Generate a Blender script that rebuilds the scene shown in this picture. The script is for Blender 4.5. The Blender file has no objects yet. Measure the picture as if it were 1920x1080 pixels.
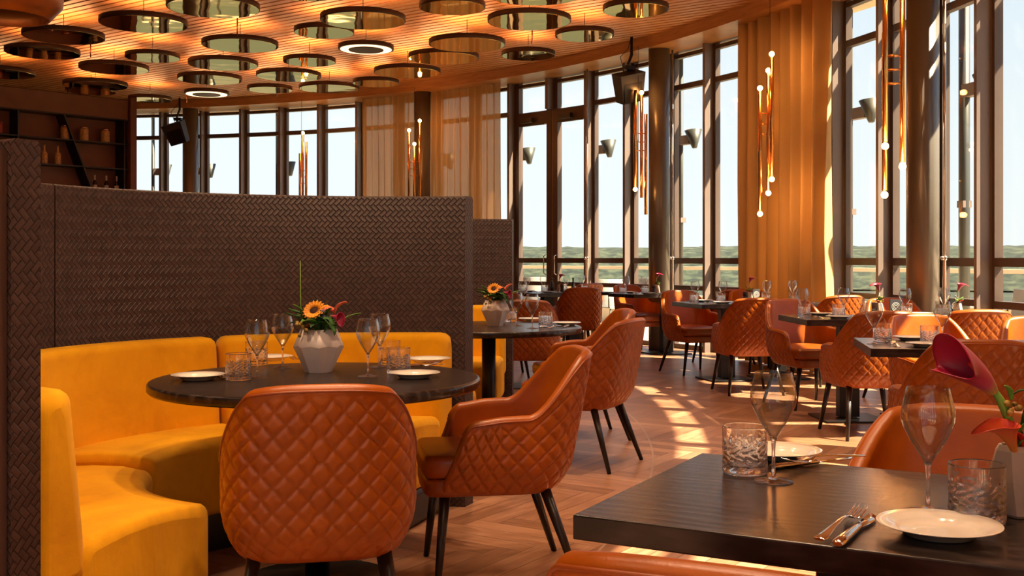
import bpy, math, random
from mathutils import Vector, Matrix
random.seed(7)
R = math.radians
pi = math.pi
SC = bpy.context.scene
COL = SC.collection

# ------------------------------------------------------------------ camera
EYE = 1.2
F_PX = 2060.0
cam_d = bpy.data.cameras.new('camera'); cam = bpy.data.objects.new('camera', cam_d); COL.objects.link(cam)
cam.location = (0, 0, EYE); cam.rotation_euler = (R(90), 0, 0)
cam_d.sensor_width = 36; cam_d.lens = 36 * F_PX / 1920
cam_d.shift_y = -56 / 1920.0
cam_d.clip_start = .05; cam_d.clip_end = 4000
SC.camera = cam

# ------------------------------------------------------------------ world, sun, exposure
SC.view_settings.view_transform = 'Standard'
SC.view_settings.look = 'None'
SC.view_settings.gamma = 1
SC.view_settings.use_curve_mapping = False
SC.view_settings.exposure = 0.82
SC.cycles.use_denoising = True
SC.cycles.max_bounces = 16
SC.cycles.diffuse_bounces = 4
SC.cycles.glossy_bounces = 5
SC.cycles.transmission_bounces = 14
SC.cycles.transparent_max_bounces = 24
SC.cycles.sample_clamp_indirect = 4.0
SC.cycles.caustics_reflective = False
SC.cycles.caustics_refractive = True

world = bpy.data.worlds.new('sky'); SC.world = world; world.use_nodes = True
wn = world.node_tree; wn.nodes.clear()
w_out = wn.nodes.new('ShaderNodeOutputWorld'); w_bg = wn.nodes.new('ShaderNodeBackground')
w_tc = wn.nodes.new('ShaderNodeTexCoord'); w_sx = wn.nodes.new('ShaderNodeSeparateXYZ'); w_cr = wn.nodes.new('ShaderNodeValToRGB')
wn.links.new(w_tc.outputs['Generated'], w_sx.inputs[0]); wn.links.new(w_sx.outputs['Z'], w_cr.inputs[0])
wn.links.new(w_cr.outputs[0], w_bg.inputs['Color']); wn.links.new(w_bg.outputs[0], w_out.inputs[0])
e = w_cr.color_ramp.elements
e[0].position = 0.0; e[0].color = (.84, .88, .88, 1)
e[1].position = 0.55; e[1].color = (.36, .55, .85, 1)
m_ = e.new(.12); m_.color = (.79, .86, .89, 1)
m_ = e.new(.25); m_.color = (.68, .79, .88, 1)
w_bg.inputs['Strength'].default_value = .72

SUN_AZ, SUN_EL = -21.0, 50.0
sun_d = bpy.data.lights.new('sun', 'SUN'); sun_d.energy = 17.0; sun_d.color = (1, .80, .55); sun_d.angle = R(.6)
sun = bpy.data.objects.new('sun', sun_d); COL.objects.link(sun)
sun.rotation_euler = Vector((math.cos(R(SUN_AZ)) * math.cos(R(SUN_EL)), math.sin(R(SUN_AZ)) * math.cos(R(SUN_EL)), math.sin(R(SUN_EL)))).to_track_quat('Z', 'Y').to_euler()
sun.location = (30, -12, 30)

# ------------------------------------------------------------------ helpers
def link(o):
    COL.objects.link(o); return o

class MB:
    def __init__(s): s.v = []; s.f = []; s.uv = {}; s.flat = set()
    def vert(s, p, uv=None):
        s.v.append(tuple(p))
        if uv is not None: s.uv[len(s.v) - 1] = uv
        return len(s.v) - 1
    def face(s, ids, flat=False):
        if flat: s.flat.add(len(s.f))
        s.f.append(tuple(ids))
    def box(s, c, d, rz=0.0, M=None):
        cx, cy, cz = c; hx, hy, hz = d[0] / 2, d[1] / 2, d[2] / 2
        ca, sa = math.cos(rz), math.sin(rz); ids = []
        for x, y, z in ((-1,-1,-1),(1,-1,-1),(1,1,-1),(-1,1,-1),(-1,-1,1),(1,-1,1),(1,1,1),(-1,1,1)):
            X, Y, Z = x*hx, y*hy, z*hz
            p = Vector((cx + X*ca - Y*sa, cy + X*sa + Y*ca, cz + Z))
            if M: p = M @ p
            ids.append(s.vert(p))
        for q in ((0,3,2,1),(4,5,6,7),(0,1,5,4),(1,2,6,5),(2,3,7,6),(3,0,4,7)):
            s.face([ids[i] for i in q], True)
        return s
    def prism(s, pts, z0, z1):
        a = [s.vert((x, y, z0)) for x, y in pts]; b = [s.vert((x, y, z1)) for x, y in pts]
        n = len(pts)
        s.face(a[::-1], True); s.face(b, True)
        for i in range(n): s.face([a[i], a[(i+1) % n], b[(i+1) % n], b[i]], True)
        return s
    def rings(s, rings, close=True, cap0=True, cap1=True, flat=False):
        ids = [[s.vert(p) for p in r] for r in rings]
        n = len(ids[0])
        for a, b in zip(ids, ids[1:]):
            for i in range(n if close else n - 1):
                j = (i + 1) % n
                s.face([a[i], a[j], b[j], b[i]], flat)
        if cap0: s.face(ids[0][::-1], True)
        if cap1: s.face(ids[-1], True)
        return s
    def lathe(s, prof, c=(0,0,0), n=32, cap0=True, cap1=True, M=None, flat=False):
        rr = []
        for r, z in prof:
            ring = []
            for i in range(n):
                a = 2*pi*i/n
                p = Vector((c[0] + r*math.cos(a), c[1] + r*math.sin(a), c[2] + z))
                ring.append(M @ p if M else p)
            rr.append(ring)
        return s.rings(rr, True, cap0, cap1, flat)
    def tube(s, pts, rad, n=8, cap=True):
        pts = [Vector(p) for p in pts]; rr = []
        if not isinstance(rad, (list, tuple)): rad = [rad] * len(pts)
        up = Vector((0, 0, 1)); prev = None
        for i, p in enumerate(pts):
            t = (pts[min(i+1, len(pts)-1)] - pts[max(i-1, 0)]).normalized()
            if prev is None:
                a = up if abs(t.z) < .9 else Vector((1, 0, 0))
                x = t.cross(a).normalized()
            else:
                x = (prev - t * prev.dot(t)).normalized()
            prev = x; y = t.cross(x)
            rr.append([p + (x*math.cos(2*pi*k/n) + y*math.sin(2*pi*k/n)) * rad[i] for k in range(n)])
        return s.rings(rr, True, cap, cap)
    def sphere(s, c, r, n=12, m=8, sc=(1,1,1)):
        prof = []
        rr = []
        for j in range(m + 1):
            th = pi * j / m; rz = -math.cos(th); rad = max(math.sin(th), .02)
            rr.append([(c[0] + r*sc[0]*rad*math.cos(2*pi*i/n), c[1] + r*sc[1]*rad*math.sin(2*pi*i/n), c[2] + r*sc[2]*rz) for i in range(n)])
        return s.rings(rr)
    def slab(s, pts, z0, z1, r, k=4, crown=0.0):
        """rounded slab over a convex outline"""
        n = len(pts); P = [Vector((x, y)) for x, y in pts]; N = []
        for i in range(n):
            t = (P[(i+1) % n] - P[i-1]).normalized(); N.append(Vector((t.y, -t.x)))
        cen = sum(P, Vector((0, 0))) / n
        prof = [(r*(1-math.cos(a)), z0 + r*(1-math.sin(a))) for a in [pi/2*j/k for j in range(k+1)]][::1]
        lo = [(r*(1-math.sin(pi/2*j/k)), z0 + r*(1-math.cos(pi/2*j/k))) for j in range(k+1)]
        hi = [(r*(1-math.cos(pi/2*j/k)), z1 - r + r*math.sin(pi/2*j/k)) for j in range(k+1)]
        rr = []
        for o, z in lo + hi:
            rr.append([(P[i].x - N[i].x*o, P[i].y - N[i].y*o, z) for i in range(n)])
        if crown:
            for q in (.75, .5, .25):
                rr.append([(cen.x + (P[i].x - N[i].x*r - cen.x)*q, cen.y + (P[i].y - N[i].y*r - cen.y)*q, z1 + crown*(1-q*q)) for i in range(n)])
        return s.rings(rr)
    def build(s, name, mat, parent=None, smooth=True, **kw):
        me = bpy.data.meshes.new(name); me.from_pydata(s.v, [], s.f); me.update()
        if smooth:
            me.polygons.foreach_set('use_smooth', [i not in s.flat for i in range(len(s.f))])
        if s.uv:
            ul = me.uv_layers.new(name='uv')
            for lp in me.loops:
                ul.data[lp.index].uv = s.uv.get(lp.vertex_index, (0, 0))
        if mat: me.materials.append(mat)
        o = bpy.data.objects.new(name, me); link(o)
        if parent: o.parent = parent
        for k_, v_ in kw.items(): o[k_] = v_
        return o

def tag(o, label, cat, group=None, kind=None):
    o['label'] = label; o['category'] = cat
    if group: o['group'] = group
    if kind: o['kind'] = kind
    return o
def empty(name, loc, rz=0.0, label=None, cat=None, group=None):
    o = bpy.data.objects.new(name, None); link(o); o.location = loc; o.rotation_euler = (0, 0, rz)
    o.empty_display_size = .1
    if label: tag(o, label, cat, group)
    return o
def struct(o):
    o['kind'] = 'structure'; return o
def copy_tree(o, parent=None):
    c = o.copy(); link(c); c.parent = parent
    for ch in KIDS.get(o.name, ()):
        copy_tree(ch, c)
    return c
KIDS = {}
def reg(o):
    """remember the children of a prototype so that it can be copied without searching"""
    for c in bpy.data.objects:
        if c.parent is not None:
            KIDS.setdefault(c.parent.name, [])
            if c not in KIDS[c.parent.name]: KIDS[c.parent.name].append(c)
USED = set()
def place(proto, loc, rz, label, cat, group=None, scale=None):
    if proto.name not in USED:
        USED.add(proto.name); o = proto
    else:
        o = copy_tree(proto)
    o.location = loc; o.rotation_euler = (0, 0, rz)
    if scale: o.scale = (scale,) * 3
    tag(o, label, cat, group)
    return o

# ------------------------------------------------------------------ materials
class NT:
    def __init__(s, name):
        s.m = bpy.data.materials.new(name); s.m.use_nodes = True; s.t = s.m.node_tree
        s.b = s.t.nodes['Principled BSDF']; s.out = s.t.nodes['Material Output']
    def n(s, kind, **kw):
        x = s.t.nodes.new('ShaderNode' + kind)
        for k, v in kw.items(): setattr(x, k, v)
        return x
    def l(s, a, b): s.t.links.new(a, b)
    def val(s, sock, v):
        if hasattr(v, 'is_output') or isinstance(v, bpy.types.NodeSocket): s.l(v, sock)
        else: sock.default_value = v
    def math(s, op, a, b=0.0, c=0.0):
        x = s.n('Math', operation=op); s.val(x.inputs[0], a); s.val(x.inputs[1], b); s.val(x.inputs[2], c); return x.outputs[0]
    def mix(s, f, a, b):
        x = s.n('Mix', data_type='RGBA'); s.val(x.inputs[0], f); s.val(x.inputs[6], a); s.val(x.inputs[7], b); return x.outputs[2]
    def noise(s, vec, scale, detail=3, rough=.5, dist=0.0):
        x = s.n('TexNoise'); s.l(vec, x.inputs['Vector']); x.inputs['Scale'].default_value = scale
        x.inputs['Detail'].default_value = detail; x.inputs['Roughness'].default_value = rough; x.inputs['Distortion'].default_value = dist
        return x.outputs[0]
    def ramp(s, f, stops):
        x = s.n('ValToRGB'); s.l(f, x.inputs[0]); e = x.color_ramp.elements
        e[0].position, e[0].color = stops[0][0], (*stops[0][1], 1); e[1].position, e[1].color = stops[-1][0], (*stops[-1][1], 1)
        for p, c in stops[1:-1]:
            q = e.new(p); q.color = (*c, 1)
        return x.outputs[0]
    def bump(s, h, strength=.3, dist=.01):
        x = s.n('Bump'); s.l(h, x.inputs['Height']); x.inputs['Strength'].default_value = strength; x.inputs['Distance'].default_value = dist
        s.l(x.outputs[0], s.b.inputs['Normal']); return x
    def mapping(s, vec, sc=(1,1,1), rot=(0,0,0), loc=(0,0,0)):
        x = s.n('Mapping'); s.l(vec, x.inputs[0]); x.inputs['Scale'].default_value = sc; x.inputs['Rotation'].default_value = rot; x.inputs['Location'].default_value = loc
        return x.outputs[0]
    def herring(s, vec, n):
        """herringbone of 1 x n bricks in units of vec.xy; gives edge distance, along, across, id colour, is-vertical"""
        sx = s.n('SeparateXYZ'); s.l(vec, sx.inputs[0]); u, v = sx.outputs[0], sx.outputs[1]
        p = s.math('FLOOR', u); q = s.math('FLOOR', v); fu = s.math('SUBTRACT', u, p); fv = s.math('SUBTRACT', v, q)
        k = s.math('FLOORED_MODULO', s.math('SUBTRACT', p, q), 2*n)
        vert = s.math('GREATER_THAN', k, n - .5); mm = s.math('SUBTRACT', k, n)
        h_al = s.math('ADD', k, fu); v_al = s.math('ADD', mm, s.math('SUBTRACT', 1, fv))
        def sel(a, b):
            return s.math('ADD', s.math('MULTIPLY', s.math('SUBTRACT', 1, vert), a), s.math('MULTIPLY', vert, b))
        al = sel(h_al, v_al); ac = sel(fv, fu)
        ix = sel(s.math('SUBTRACT', p, k), p); iy = sel(q, s.math('ADD', q, mm))
        d = s.math('MINIMUM', s.math('MINIMUM', al, s.math('SUBTRACT', n, al)), s.math('MINIMUM', ac, s.math('SUBTRACT', 1, ac)))
        cb = s.n('CombineXYZ'); s.l(ix, cb.inputs[0]); s.l(iy, cb.inputs[1]); s.l(vert, cb.inputs[2])
        wn_ = s.n('TexWhiteNoise', noise_dimensions='3D'); s.l(cb.outputs[0], wn_.inputs[0])
        return d, al, ac, wn_.outputs['Value'], vert

def plain(name, col, rough=.5, metal=0.0, noise_amt=.12, scale=20, **kw):
    t = NT(name); tc = t.n('TexCoord').outputs['Object']
    f = t.noise(tc, scale)
    d = tuple(c * (1 - noise_amt) for c in col); l_ = tuple(min(1, c * (1 + noise_amt)) for c in col)
    t.l(t.ramp(f, [(.3, d), (.7, l_)]), t.b.inputs['Base Color'])
    t.b.inputs['Roughness'].default_value = rough; t.b.inputs['Metallic'].default_value = metal
    for k, v in kw.items(): t.b.inputs[k.replace('_', ' ')].default_value = v
    return t.m

def leather(name, c0, c1, rough=.27):
    t = NT(name); tc = t.n('TexCoord').outputs['Object']
    oi = t.n('ObjectInfo'); 
    f = t.noise(tc, 5, 4, .6); g = t.noise(tc, 260, 2)
    col = t.ramp(f, [(.25, c0), (.75, c1)])
    hs = t.n('HueSaturation'); t.l(col, hs.inputs['Color'])
    t.l(t.math('ADD', .88, t.math('MULTIPLY', oi.outputs['Random'], .24)), hs.inputs['Value'])
    t.l(hs.outputs[0], t.b.inputs['Base Color'])
    t.l(t.math('ADD', rough, t.math('MULTIPLY', f, .16)), t.b.inputs['Roughness'])
    t.b.inputs['Specular IOR Level'].default_value = .5
    t.bump(g, .25, .0012)
    return t.m
M_LEATHER = leather('cognac_leather', (.27, .056, .002), (.47, .112, .004))
M_SEATLEATHER = leather('smooth_leather', (.22, .043, .002), (.39, .088, .004), .26)
M_PIPING = leather('leather_piping', (.24, .045, .006), (.34, .08, .012), .3)

def velvet():
    t = NT('mustard_velvet'); tc = t.n('TexCoord').outputs['Object']
    f = t.noise(tc, 3.5, 5, .6, .6); g = t.noise(tc, 350, 2)
    w = t.noise(t.mapping(tc, (9, 9, 1.6)), 1.0, 3, .5, .8)
    t.l(t.ramp(f, [(.25, (.66, .29, .002)), (.7, (.92, .46, .004))]), t.b.inputs['Base Color'])
    t.b.inputs['Roughness'].default_value = .85
    t.b.inputs['Sheen Weight'].default_value = .35; t.b.inputs['Sheen Tint'].default_value = (1, .7, .2, 1)
    t.b.inputs['Specular IOR Level'].default_value = .2
    h = t.math('ADD', t.math('MULTIPLY', w, 1.0), t.math('MULTIPLY', g, .06))
    t.bump(h, .5, .018)
    return t.m
M_VELVET = velvet()

def weave():
    t = NT('woven_leather'); uv = t.n('TexCoord').outputs['UV']
    mp = t.mapping(uv, (1/.019, 1/.019, 1), (0, 0, R(45)))
    d, al, ac, rnd, vert = t.herring(mp, 2)
    hgt = t.ramp(d, [(0, (0, 0, 0)), (.14, (.8, .8, .8)), (.45, (1, 1, 1))])
    base = t.mix(rnd, (.046, .024, .019, 1), (.068, .037, .029, 1))
    ed = t.ramp(d, [(.0, (0, 0, 0)), (.12, (1, 1, 1))])
    t.l(t.mix(ed, (.006, .003, .003, 1), base), t.b.inputs['Base Color'])
    t.b.inputs['Roughness'].default_value = .45; t.b.inputs['Specular IOR Level'].default_value = .3
    t.bump(hgt, .6, .003)
    return t.m
M_WEAVE = weave()

def darkoak():
    t = NT('dark_stained_oak'); tc = t.n('TexCoord').outputs['Object']
    g = t.noise(t.mapping(tc, (3, 60, 20)), 1.0, 5, .6, .4)
    w = t.n('TexWave', wave_type='BANDS', bands_direction='Y'); t.l(t.mapping(tc, (.35, 1, 1)), w.inputs['Vector'])
    w.inputs['Scale'].default_value = 9; w.inputs['Distortion'].default_value = 9; w.inputs['Detail'].default_value = 3; w.inputs['Detail Scale'].default_value = 1.2
    f = t.math('ADD', t.math('MULTIPLY', g, .6), t.math('MULTIPLY', w.outputs['Fac'], .4))
    t.l(t.ramp(f, [(.25, (.008, .005, .004)), (.6, (.024, .016, .013)), (.8, (.055, .040, .034))]), t.b.inputs['Base Color'])
    t.b.inputs['Roughness'].default_value = .27; t.b.inputs['Specular IOR Level'].default_value = .4
    t.bump(f, .3, .0008)
    return t.m
M_OAK = darkoak()

def floormat():
    t = NT('herringbone_parquet'); tc = t.n('TexCoord').outputs['Object']
    mp = t.mapping(tc, (1/.115, 1/.115, 1), (0, 0, R(33)))
    d, al, ac, rnd, vert = t.herring(mp, 6)
    cb = t.n('CombineXYZ'); t.l(t.math('MULTIPLY', al, .35), cb.inputs[0]); t.l(t.math('MULTIPLY', ac, 3.2), cb.inputs[1]); t.l(t.math('MULTIPLY', rnd, 60), cb.inputs[2])
    g = t.noise(cb.outputs[0], 1.6, 5, .62, .6)
    f = t.math('ADD', t.math('MULTIPLY', g, .75), t.math('MULTIPLY', rnd, .30))
    col = t.ramp(f, [(.25, (.17, .075, .036)), (.55, (.34, .165, .088)), (.85, (.52, .29, .17))])
    ed = t.ramp(d, [(.0, (0, 0, 0)), (.03, (1, 1, 1))])
    # curved inlay line that runs parallel to the glass front
    sx = t.n('SeparateXYZ'); t.l(tc, sx.inputs[0])
    dx = t.math('ADD', sx.outputs[0], 8.96); dy = t.math('SUBTRACT', sx.outputs[1], 7.8)
    rr = t.math('SQRT', t.math('ADD', t.math('MULTIPLY', dx, dx), t.math('MULTIPLY', dy, dy)))
    ln = t.math('LESS_THAN', t.math('ABSOLUTE', t.math('SUBTRACT', rr, 9.88)), .006)
    c2 = t.mix(ed, (.05, .022, .012, 1), col)
    t.l(t.mix(ln, c2, (.38, .25, .17, 1)), t.b.inputs['Base Color'])
    t.l(t.math('ADD', .26, t.math('MULTIPLY', g, .22)), t.b.inputs['Roughness'])
    t.bump(t.math('ADD', t.math('MULTIPLY', g, .15), ed), .25, .0015)
    return t.m
M_FLOOR = floormat()

def woodslat(name, c0, c1, rough, sc=(1.2, 26, 26), rot=0.0):
    t = NT(name); tc = t.n('TexCoord').outputs['Object']
    g = t.noise(t.mapping(tc, sc, (0, 0, rot)), 1.0, 5, .6, .5)
    t.l(t.ramp(g, [(.3, c0), (.7, c1)]), t.b.inputs['Base Color'])
    t.b.inputs['Roughness'].default_value = rough
    t.bump(g, .15, .001)
    return t.m
M_SLAT = woodslat('slatted_oak_ceiling', (.33, .13, .035), (.56, .26, .085), .42, rot=R(-144.8))
M_SOFFIT = woodslat('smooth_oak_soffit', (.34, .15, .045), (.50, .25, .09), .30, (3, 3, 30))
M_CHARCOAL = plain('ceiling_void_black', (.012, .009, .008), .9)
M_FRAME = plain('bronze_window_frame', (.105, .074, .060), .45, .2, .06, 3)
M_FIN = plain('taupe_coated_steel', (.200, .155, .132), .42, .1, .05, 3)
M_COLUMN = plain('grey_painted_steel', (.16, .145, .125), .33, .3, .08, 2)
M_BLACK = plain('black_metal', (.012, .010, .010), .38, .3, .1, 10)
M_BLACKLEG = plain('black_stained_wood', (.013, .008, .007), .34, 0, .2, 20)
M_SPEAKER = plain('black_speaker_plastic', (.022, .020, .020), .6, 0, .1, 30)
M_PIPE = plain('satin_steel_pipe', (.55, .50, .44), .25, 1, .05, 8)
M_STEEL = plain('polished_cutlery_steel', (.86, .82, .78), .09, 1, .04, 14)
M_CERAMIC = plain('cream_glazed_ceramic', (.84, .79, .68), .16, 0, .03, 8, Coat_Weight=.4)
M_VASE = plain('matte_white_ceramic', (.92, .86, .78), .55, 0, .02, 10)
M_VASE2 = plain('beige_stoneware', (.56, .44, .33), .45, 0, .08, 12)
M_BROWNWALL = plain('rust_plaster', (.16, .055, .028), .8, 0, .18, 3)
M_BARPANEL = plain('bar_wood_panel', (.19, .068, .035), .6, 0, .1, 4)
M_DARKWOOD = woodslat('walnut_panel', (.05, .022, .014), (.10, .05, .035), .5, (26, 26, 1.2))
M_TERRACE = plain('pale_terrace_paving', (.62, .50, .36), .8, 0, .06, 2)
M_PARAPET = plain('sandstone_parapet', (.66, .56, .40), .8, 0, .06, 2)
M_OUTGREY = plain('grey_outdoor_mesh', (.30, .28, .26), .7, 0, .1, 10)
M_LAMPGREY = plain('grey_lamp_metal', (.065, .07, .062), .45, .3, .05, 6)
M_LEAF = plain('dark_green_leaf', (.035, .11, .02), .45, 0, .45, 30)
M_LEAF2 = plain('light_green_leaf', (.13, .30, .04), .45, 0, .3, 30)
M_STEM = plain('calla_stem_green', (.20, .42, .05), .4, 0, .15, 20)
M_BERRY = plain('olive_berry', (.30, .18, .03), .5, 0, .5, 60)
M_BERRYRED = plain('red_berry', (.42, .06, .02), .4, 0, .3, 60)
M_ORANGE = plain('orange_petal', (.95, .35, .02), .55, 0, .25, 30)
M_BROWNCORE = plain('sunflower_core', (.04, .015, .01), .9, 0, .3, 90)
M_CORAL = plain('coral_petal', (.80, .16, .09), .45, 0, .25, 40)
M_RED = plain('red_flower', (.75, .035, .02), .4, 0, .2, 30)
M_CHILD = plain('pepper_mill_black', (.02, .015, .014), .3, 0, .1, 10)
M_CARD = plain('menu_black_card', (.035, .033, .035), .6, 0, .1, 10)
M_CARDINK = plain('menu_grey_ink', (.55, .50, .46), .6, 0, .1, 10)
M_JARFOOD = plain('preserved_food', (.55, .30, .10), .5, 0, .6, 60)
M_REDJAR = plain('red_preserve', (.35, .04, .02), .4, 0, .5, 60)
M_LABELW = plain('paper_label', (.60, .52, .46), .7, 0, .05, 10)
M_BOTTLE = plain('dark_bottle_glass', (.02, .012, .008), .12, 0, .1, 10)
M_COPPERBOWL = plain('copper_bowl', (.72, .34, .22), .25, 1, .1, 10)
M_BRASS = plain('brushed_brass_tube', (.80, .40, .12), .22, 1, .08, 30)
M_SHADE = plain('bronze_lamp_shade', (.30, .10, .02), .35, .6, .15, 4)
M_NAPKIN = plain('grey_napkin', (.30, .31, .34), .85, 0, .1, 40)

def calla_mat(name, c0, c1, c2):
    t = NT(name); uv = t.n('TexCoord').outputs['UV']
    sx = t.n('SeparateXYZ'); t.l(uv, sx.inputs[0])
    n_ = t.noise(t.mapping(uv, (40, 3, 1)), 1.0, 3)
    f = t.math('ADD', sx.outputs[1], t.math('MULTIPLY', t.math('SUBTRACT', n_, .5), .25))
    t.l(t.ramp(f, [(.0, c0), (.3, c1), (.95, c2)]), t.b.inputs['Base Color'])
    t.b.inputs['Roughness'].default_value = .38
    t.b.inputs['Subsurface Weight'].default_value = .15; t.b.inputs['Subsurface Radius'].default_value = (.01, .004, .004)
    return t.m
M_CALLA = calla_mat('magenta_calla_petal', (.45, .42, .10), (.50, .07, .16), (.40, .006, .05))
M_CALLA2 = calla_mat('orange_calla_petal', (.75, .50, .06), (.85, .30, .06), (.80, .10, .05))

def mirror():
    t = NT('gold_mirror'); tc = t.n('TexCoord').outputs['Object']
    t.b.inputs['Base Color'].default_value = (.88, .60, .16, 1)
    t.b.inputs['Metallic'].default_value = 1; t.b.inputs['Roughness'].default_value = .03
    t.bump(t.noise(tc, 3.0, 1), .10, .02)
    return t.m
M_MIRROR = mirror()
M_DISCRIM = plain('dark_brown_disc_rim', (.030, .012, .008), .55, 0, .1, 10)

def emit(name, col, s):
    t = NT(name); t.b.inputs['Base Color'].default_value = (*col, 1)
    t.b.inputs['Emission Color'].default_value = (*col, 1); t.b.inputs['Emission Strength'].default_value = s
    return t.m
M_BULB = emit('warm_bulb', (1, .42, .12), 30)
M_RINGLIGHT = emit('warm_ring_diffuser', (1, .62, .32), 1.6)

def thin_glass(name, tint, ior=1.5, boost=1.0):
    t = NT(name); t.t.nodes.remove(t.b)
    tr = t.n('BsdfTransparent'); tr.inputs[0].default_value = (*tint, 1)
    gl = t.n('BsdfGlossy'); gl.inputs['Roughness'].default_value = .015
    fr = t.n('LayerWeight'); fr.inputs[0].default_value = .5
    fr_ = t.math('ADD', .05, t.math('MULTIPLY', t.math('POWER', fr.outputs['Facing'], ior), .9))
    mx = t.n('MixShader'); t.l(t.math('MULTIPLY', fr_, boost), mx.inputs[0]); t.l(tr.outputs[0], mx.inputs[1]); t.l(gl.outputs[0], mx.inputs[2])
    t.l(mx.outputs[0], t.out.inputs[0])
    return t.m
M_PANE = thin_glass('window_glass', (.965, .975, .97), 4.5, .45)
M_BOWL = thin_glass('thin_wine_glass', (.955, .965, .965), 2.0, 1.0)
def solid_glass():
    t = NT('cut_crystal'); t.t.nodes.remove(t.b)
    g = t.n('BsdfGlass'); g.inputs['IOR'].default_value = 1.48; g.inputs['Color'].default_value = (1, 1, 1, 1); g.inputs['Roughness'].default_value = 0
    tr = t.n('BsdfTransparent'); tr.inputs[0].default_value = (.95, .95, .95, 1)
    mx = t.n('MixShader'); mx.inputs[0].default_value = .12
    t.l(g.outputs[0], mx.inputs[1]); t.l(tr.outputs[0], mx.inputs[2]); t.l(mx.outputs[0], t.out.inputs[0])
    return t.m
M_CRYSTAL = solid_glass()

def curtain_mat(name, col, trans, alpha):
    t = NT(name); t.t.nodes.remove(t.b); tc = t.n('TexCoord').outputs['Object']
    n_ = t.noise(t.mapping(tc, (6, 6, .3)), 1.0, 2)
    c = t.ramp(n_, [(.3, tuple(x*.8 for x in col)), (.7, col)])
    d = t.n('BsdfDiffuse'); tl = t.n('BsdfTranslucent'); tp = t.n('BsdfTransparent')
    t.l(c, d.inputs[0]); t.l(c, tl.inputs[0])
    tp.inputs[0].default_value = (1, .93, .8, 1)
    m1 = t.n('MixShader'); m1.inputs[0].default_value = trans; t.l(d.outputs[0], m1.inputs[1]); t.l(tl.outputs[0], m1.inputs[2])
    m2 = t.n('MixShader'); m2.inputs[0].default_value = alpha; t.l(m1.outputs[0], m2.inputs[1]); t.l(tp.outputs[0], m2.inputs[2])
    t.l(m2.outputs[0], t.out.inputs[0])
    return t.m
M_CURTAIN = curtain_mat('gold_sheer_curtain', (.86, .62, .31), .30, .02)
M_SHEER = curtain_mat('thin_sheer_curtain', (.80, .56, .28), .45, .30)

# ------------------------------------------------------------------ the round room
CX, CY, RF = -8.96, 7.8, 13.12
def pol(r, deg, z=0.0):
    return Vector((CX + r*math.cos(R(deg)), CY + r*math.sin(R(deg)), z))
TH0, DTH = 6.5, 3.645
H_CEIL, H_SOF = 4.07, 3.93

def ring_pts(r, a0, a1, n): return [pol(r, a0 + (a1-a0)*i/n) for i in range(n+1)]
mb = MB(); mb.prism([(p.x, p.y) for p in ring_pts(13.2, 0, 360, 180)[:-1]], -.12, 0)
struct(mb.build('floor', M_FLOOR, smooth=False))

# slatted ceiling: boards run along a chord direction
mb = MB(); ang = R(144.8); ux, uy = math.cos(ang), math.sin(ang); nx, ny = -uy, ux
k = -12.5; pitch = .125
while k < 12.5:
    hl = math.sqrt(max(12.6**2 - k*k, 0))
    if hl > .3:
        cx, cy = CX + nx*k, CY + ny*k
        mb.box((cx, cy, H_CEIL + .015), (2*hl, .092, .03), ang)
    k += pitch
struct(mb.build('ceiling', M_SLAT))
mb = MB(); mb.prism([(p.x, p.y) for p in ring_pts(13.4, 0, 360, 120)[:-1]], H_CEIL + .07, H_CEIL + .25)
struct(mb.build('ceiling_backing', M_CHARCOAL, smooth=False))
# smooth wooden soffit ring with its fascia
mb = MB(); n = 240; ids = []
prof = [(12.50, H_CEIL + .07), (12.50, H_SOF), (13.25, H_SOF), (13.25, H_CEIL + .07)]
for i in range(n):
    a = 360*i/n; ids.append([mb.vert(pol(r, a, z)) for r, z in prof])
for i in range(n):
    a, b = ids[i], ids[(i+1) % n]
    for j in range(4):
        mb.face([a[j], a[(j+1) % 4], b[(j+1) % 4], b[j]])
o = struct(mb.build('trim_1', M_SOFFIT, smooth=False))

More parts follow.
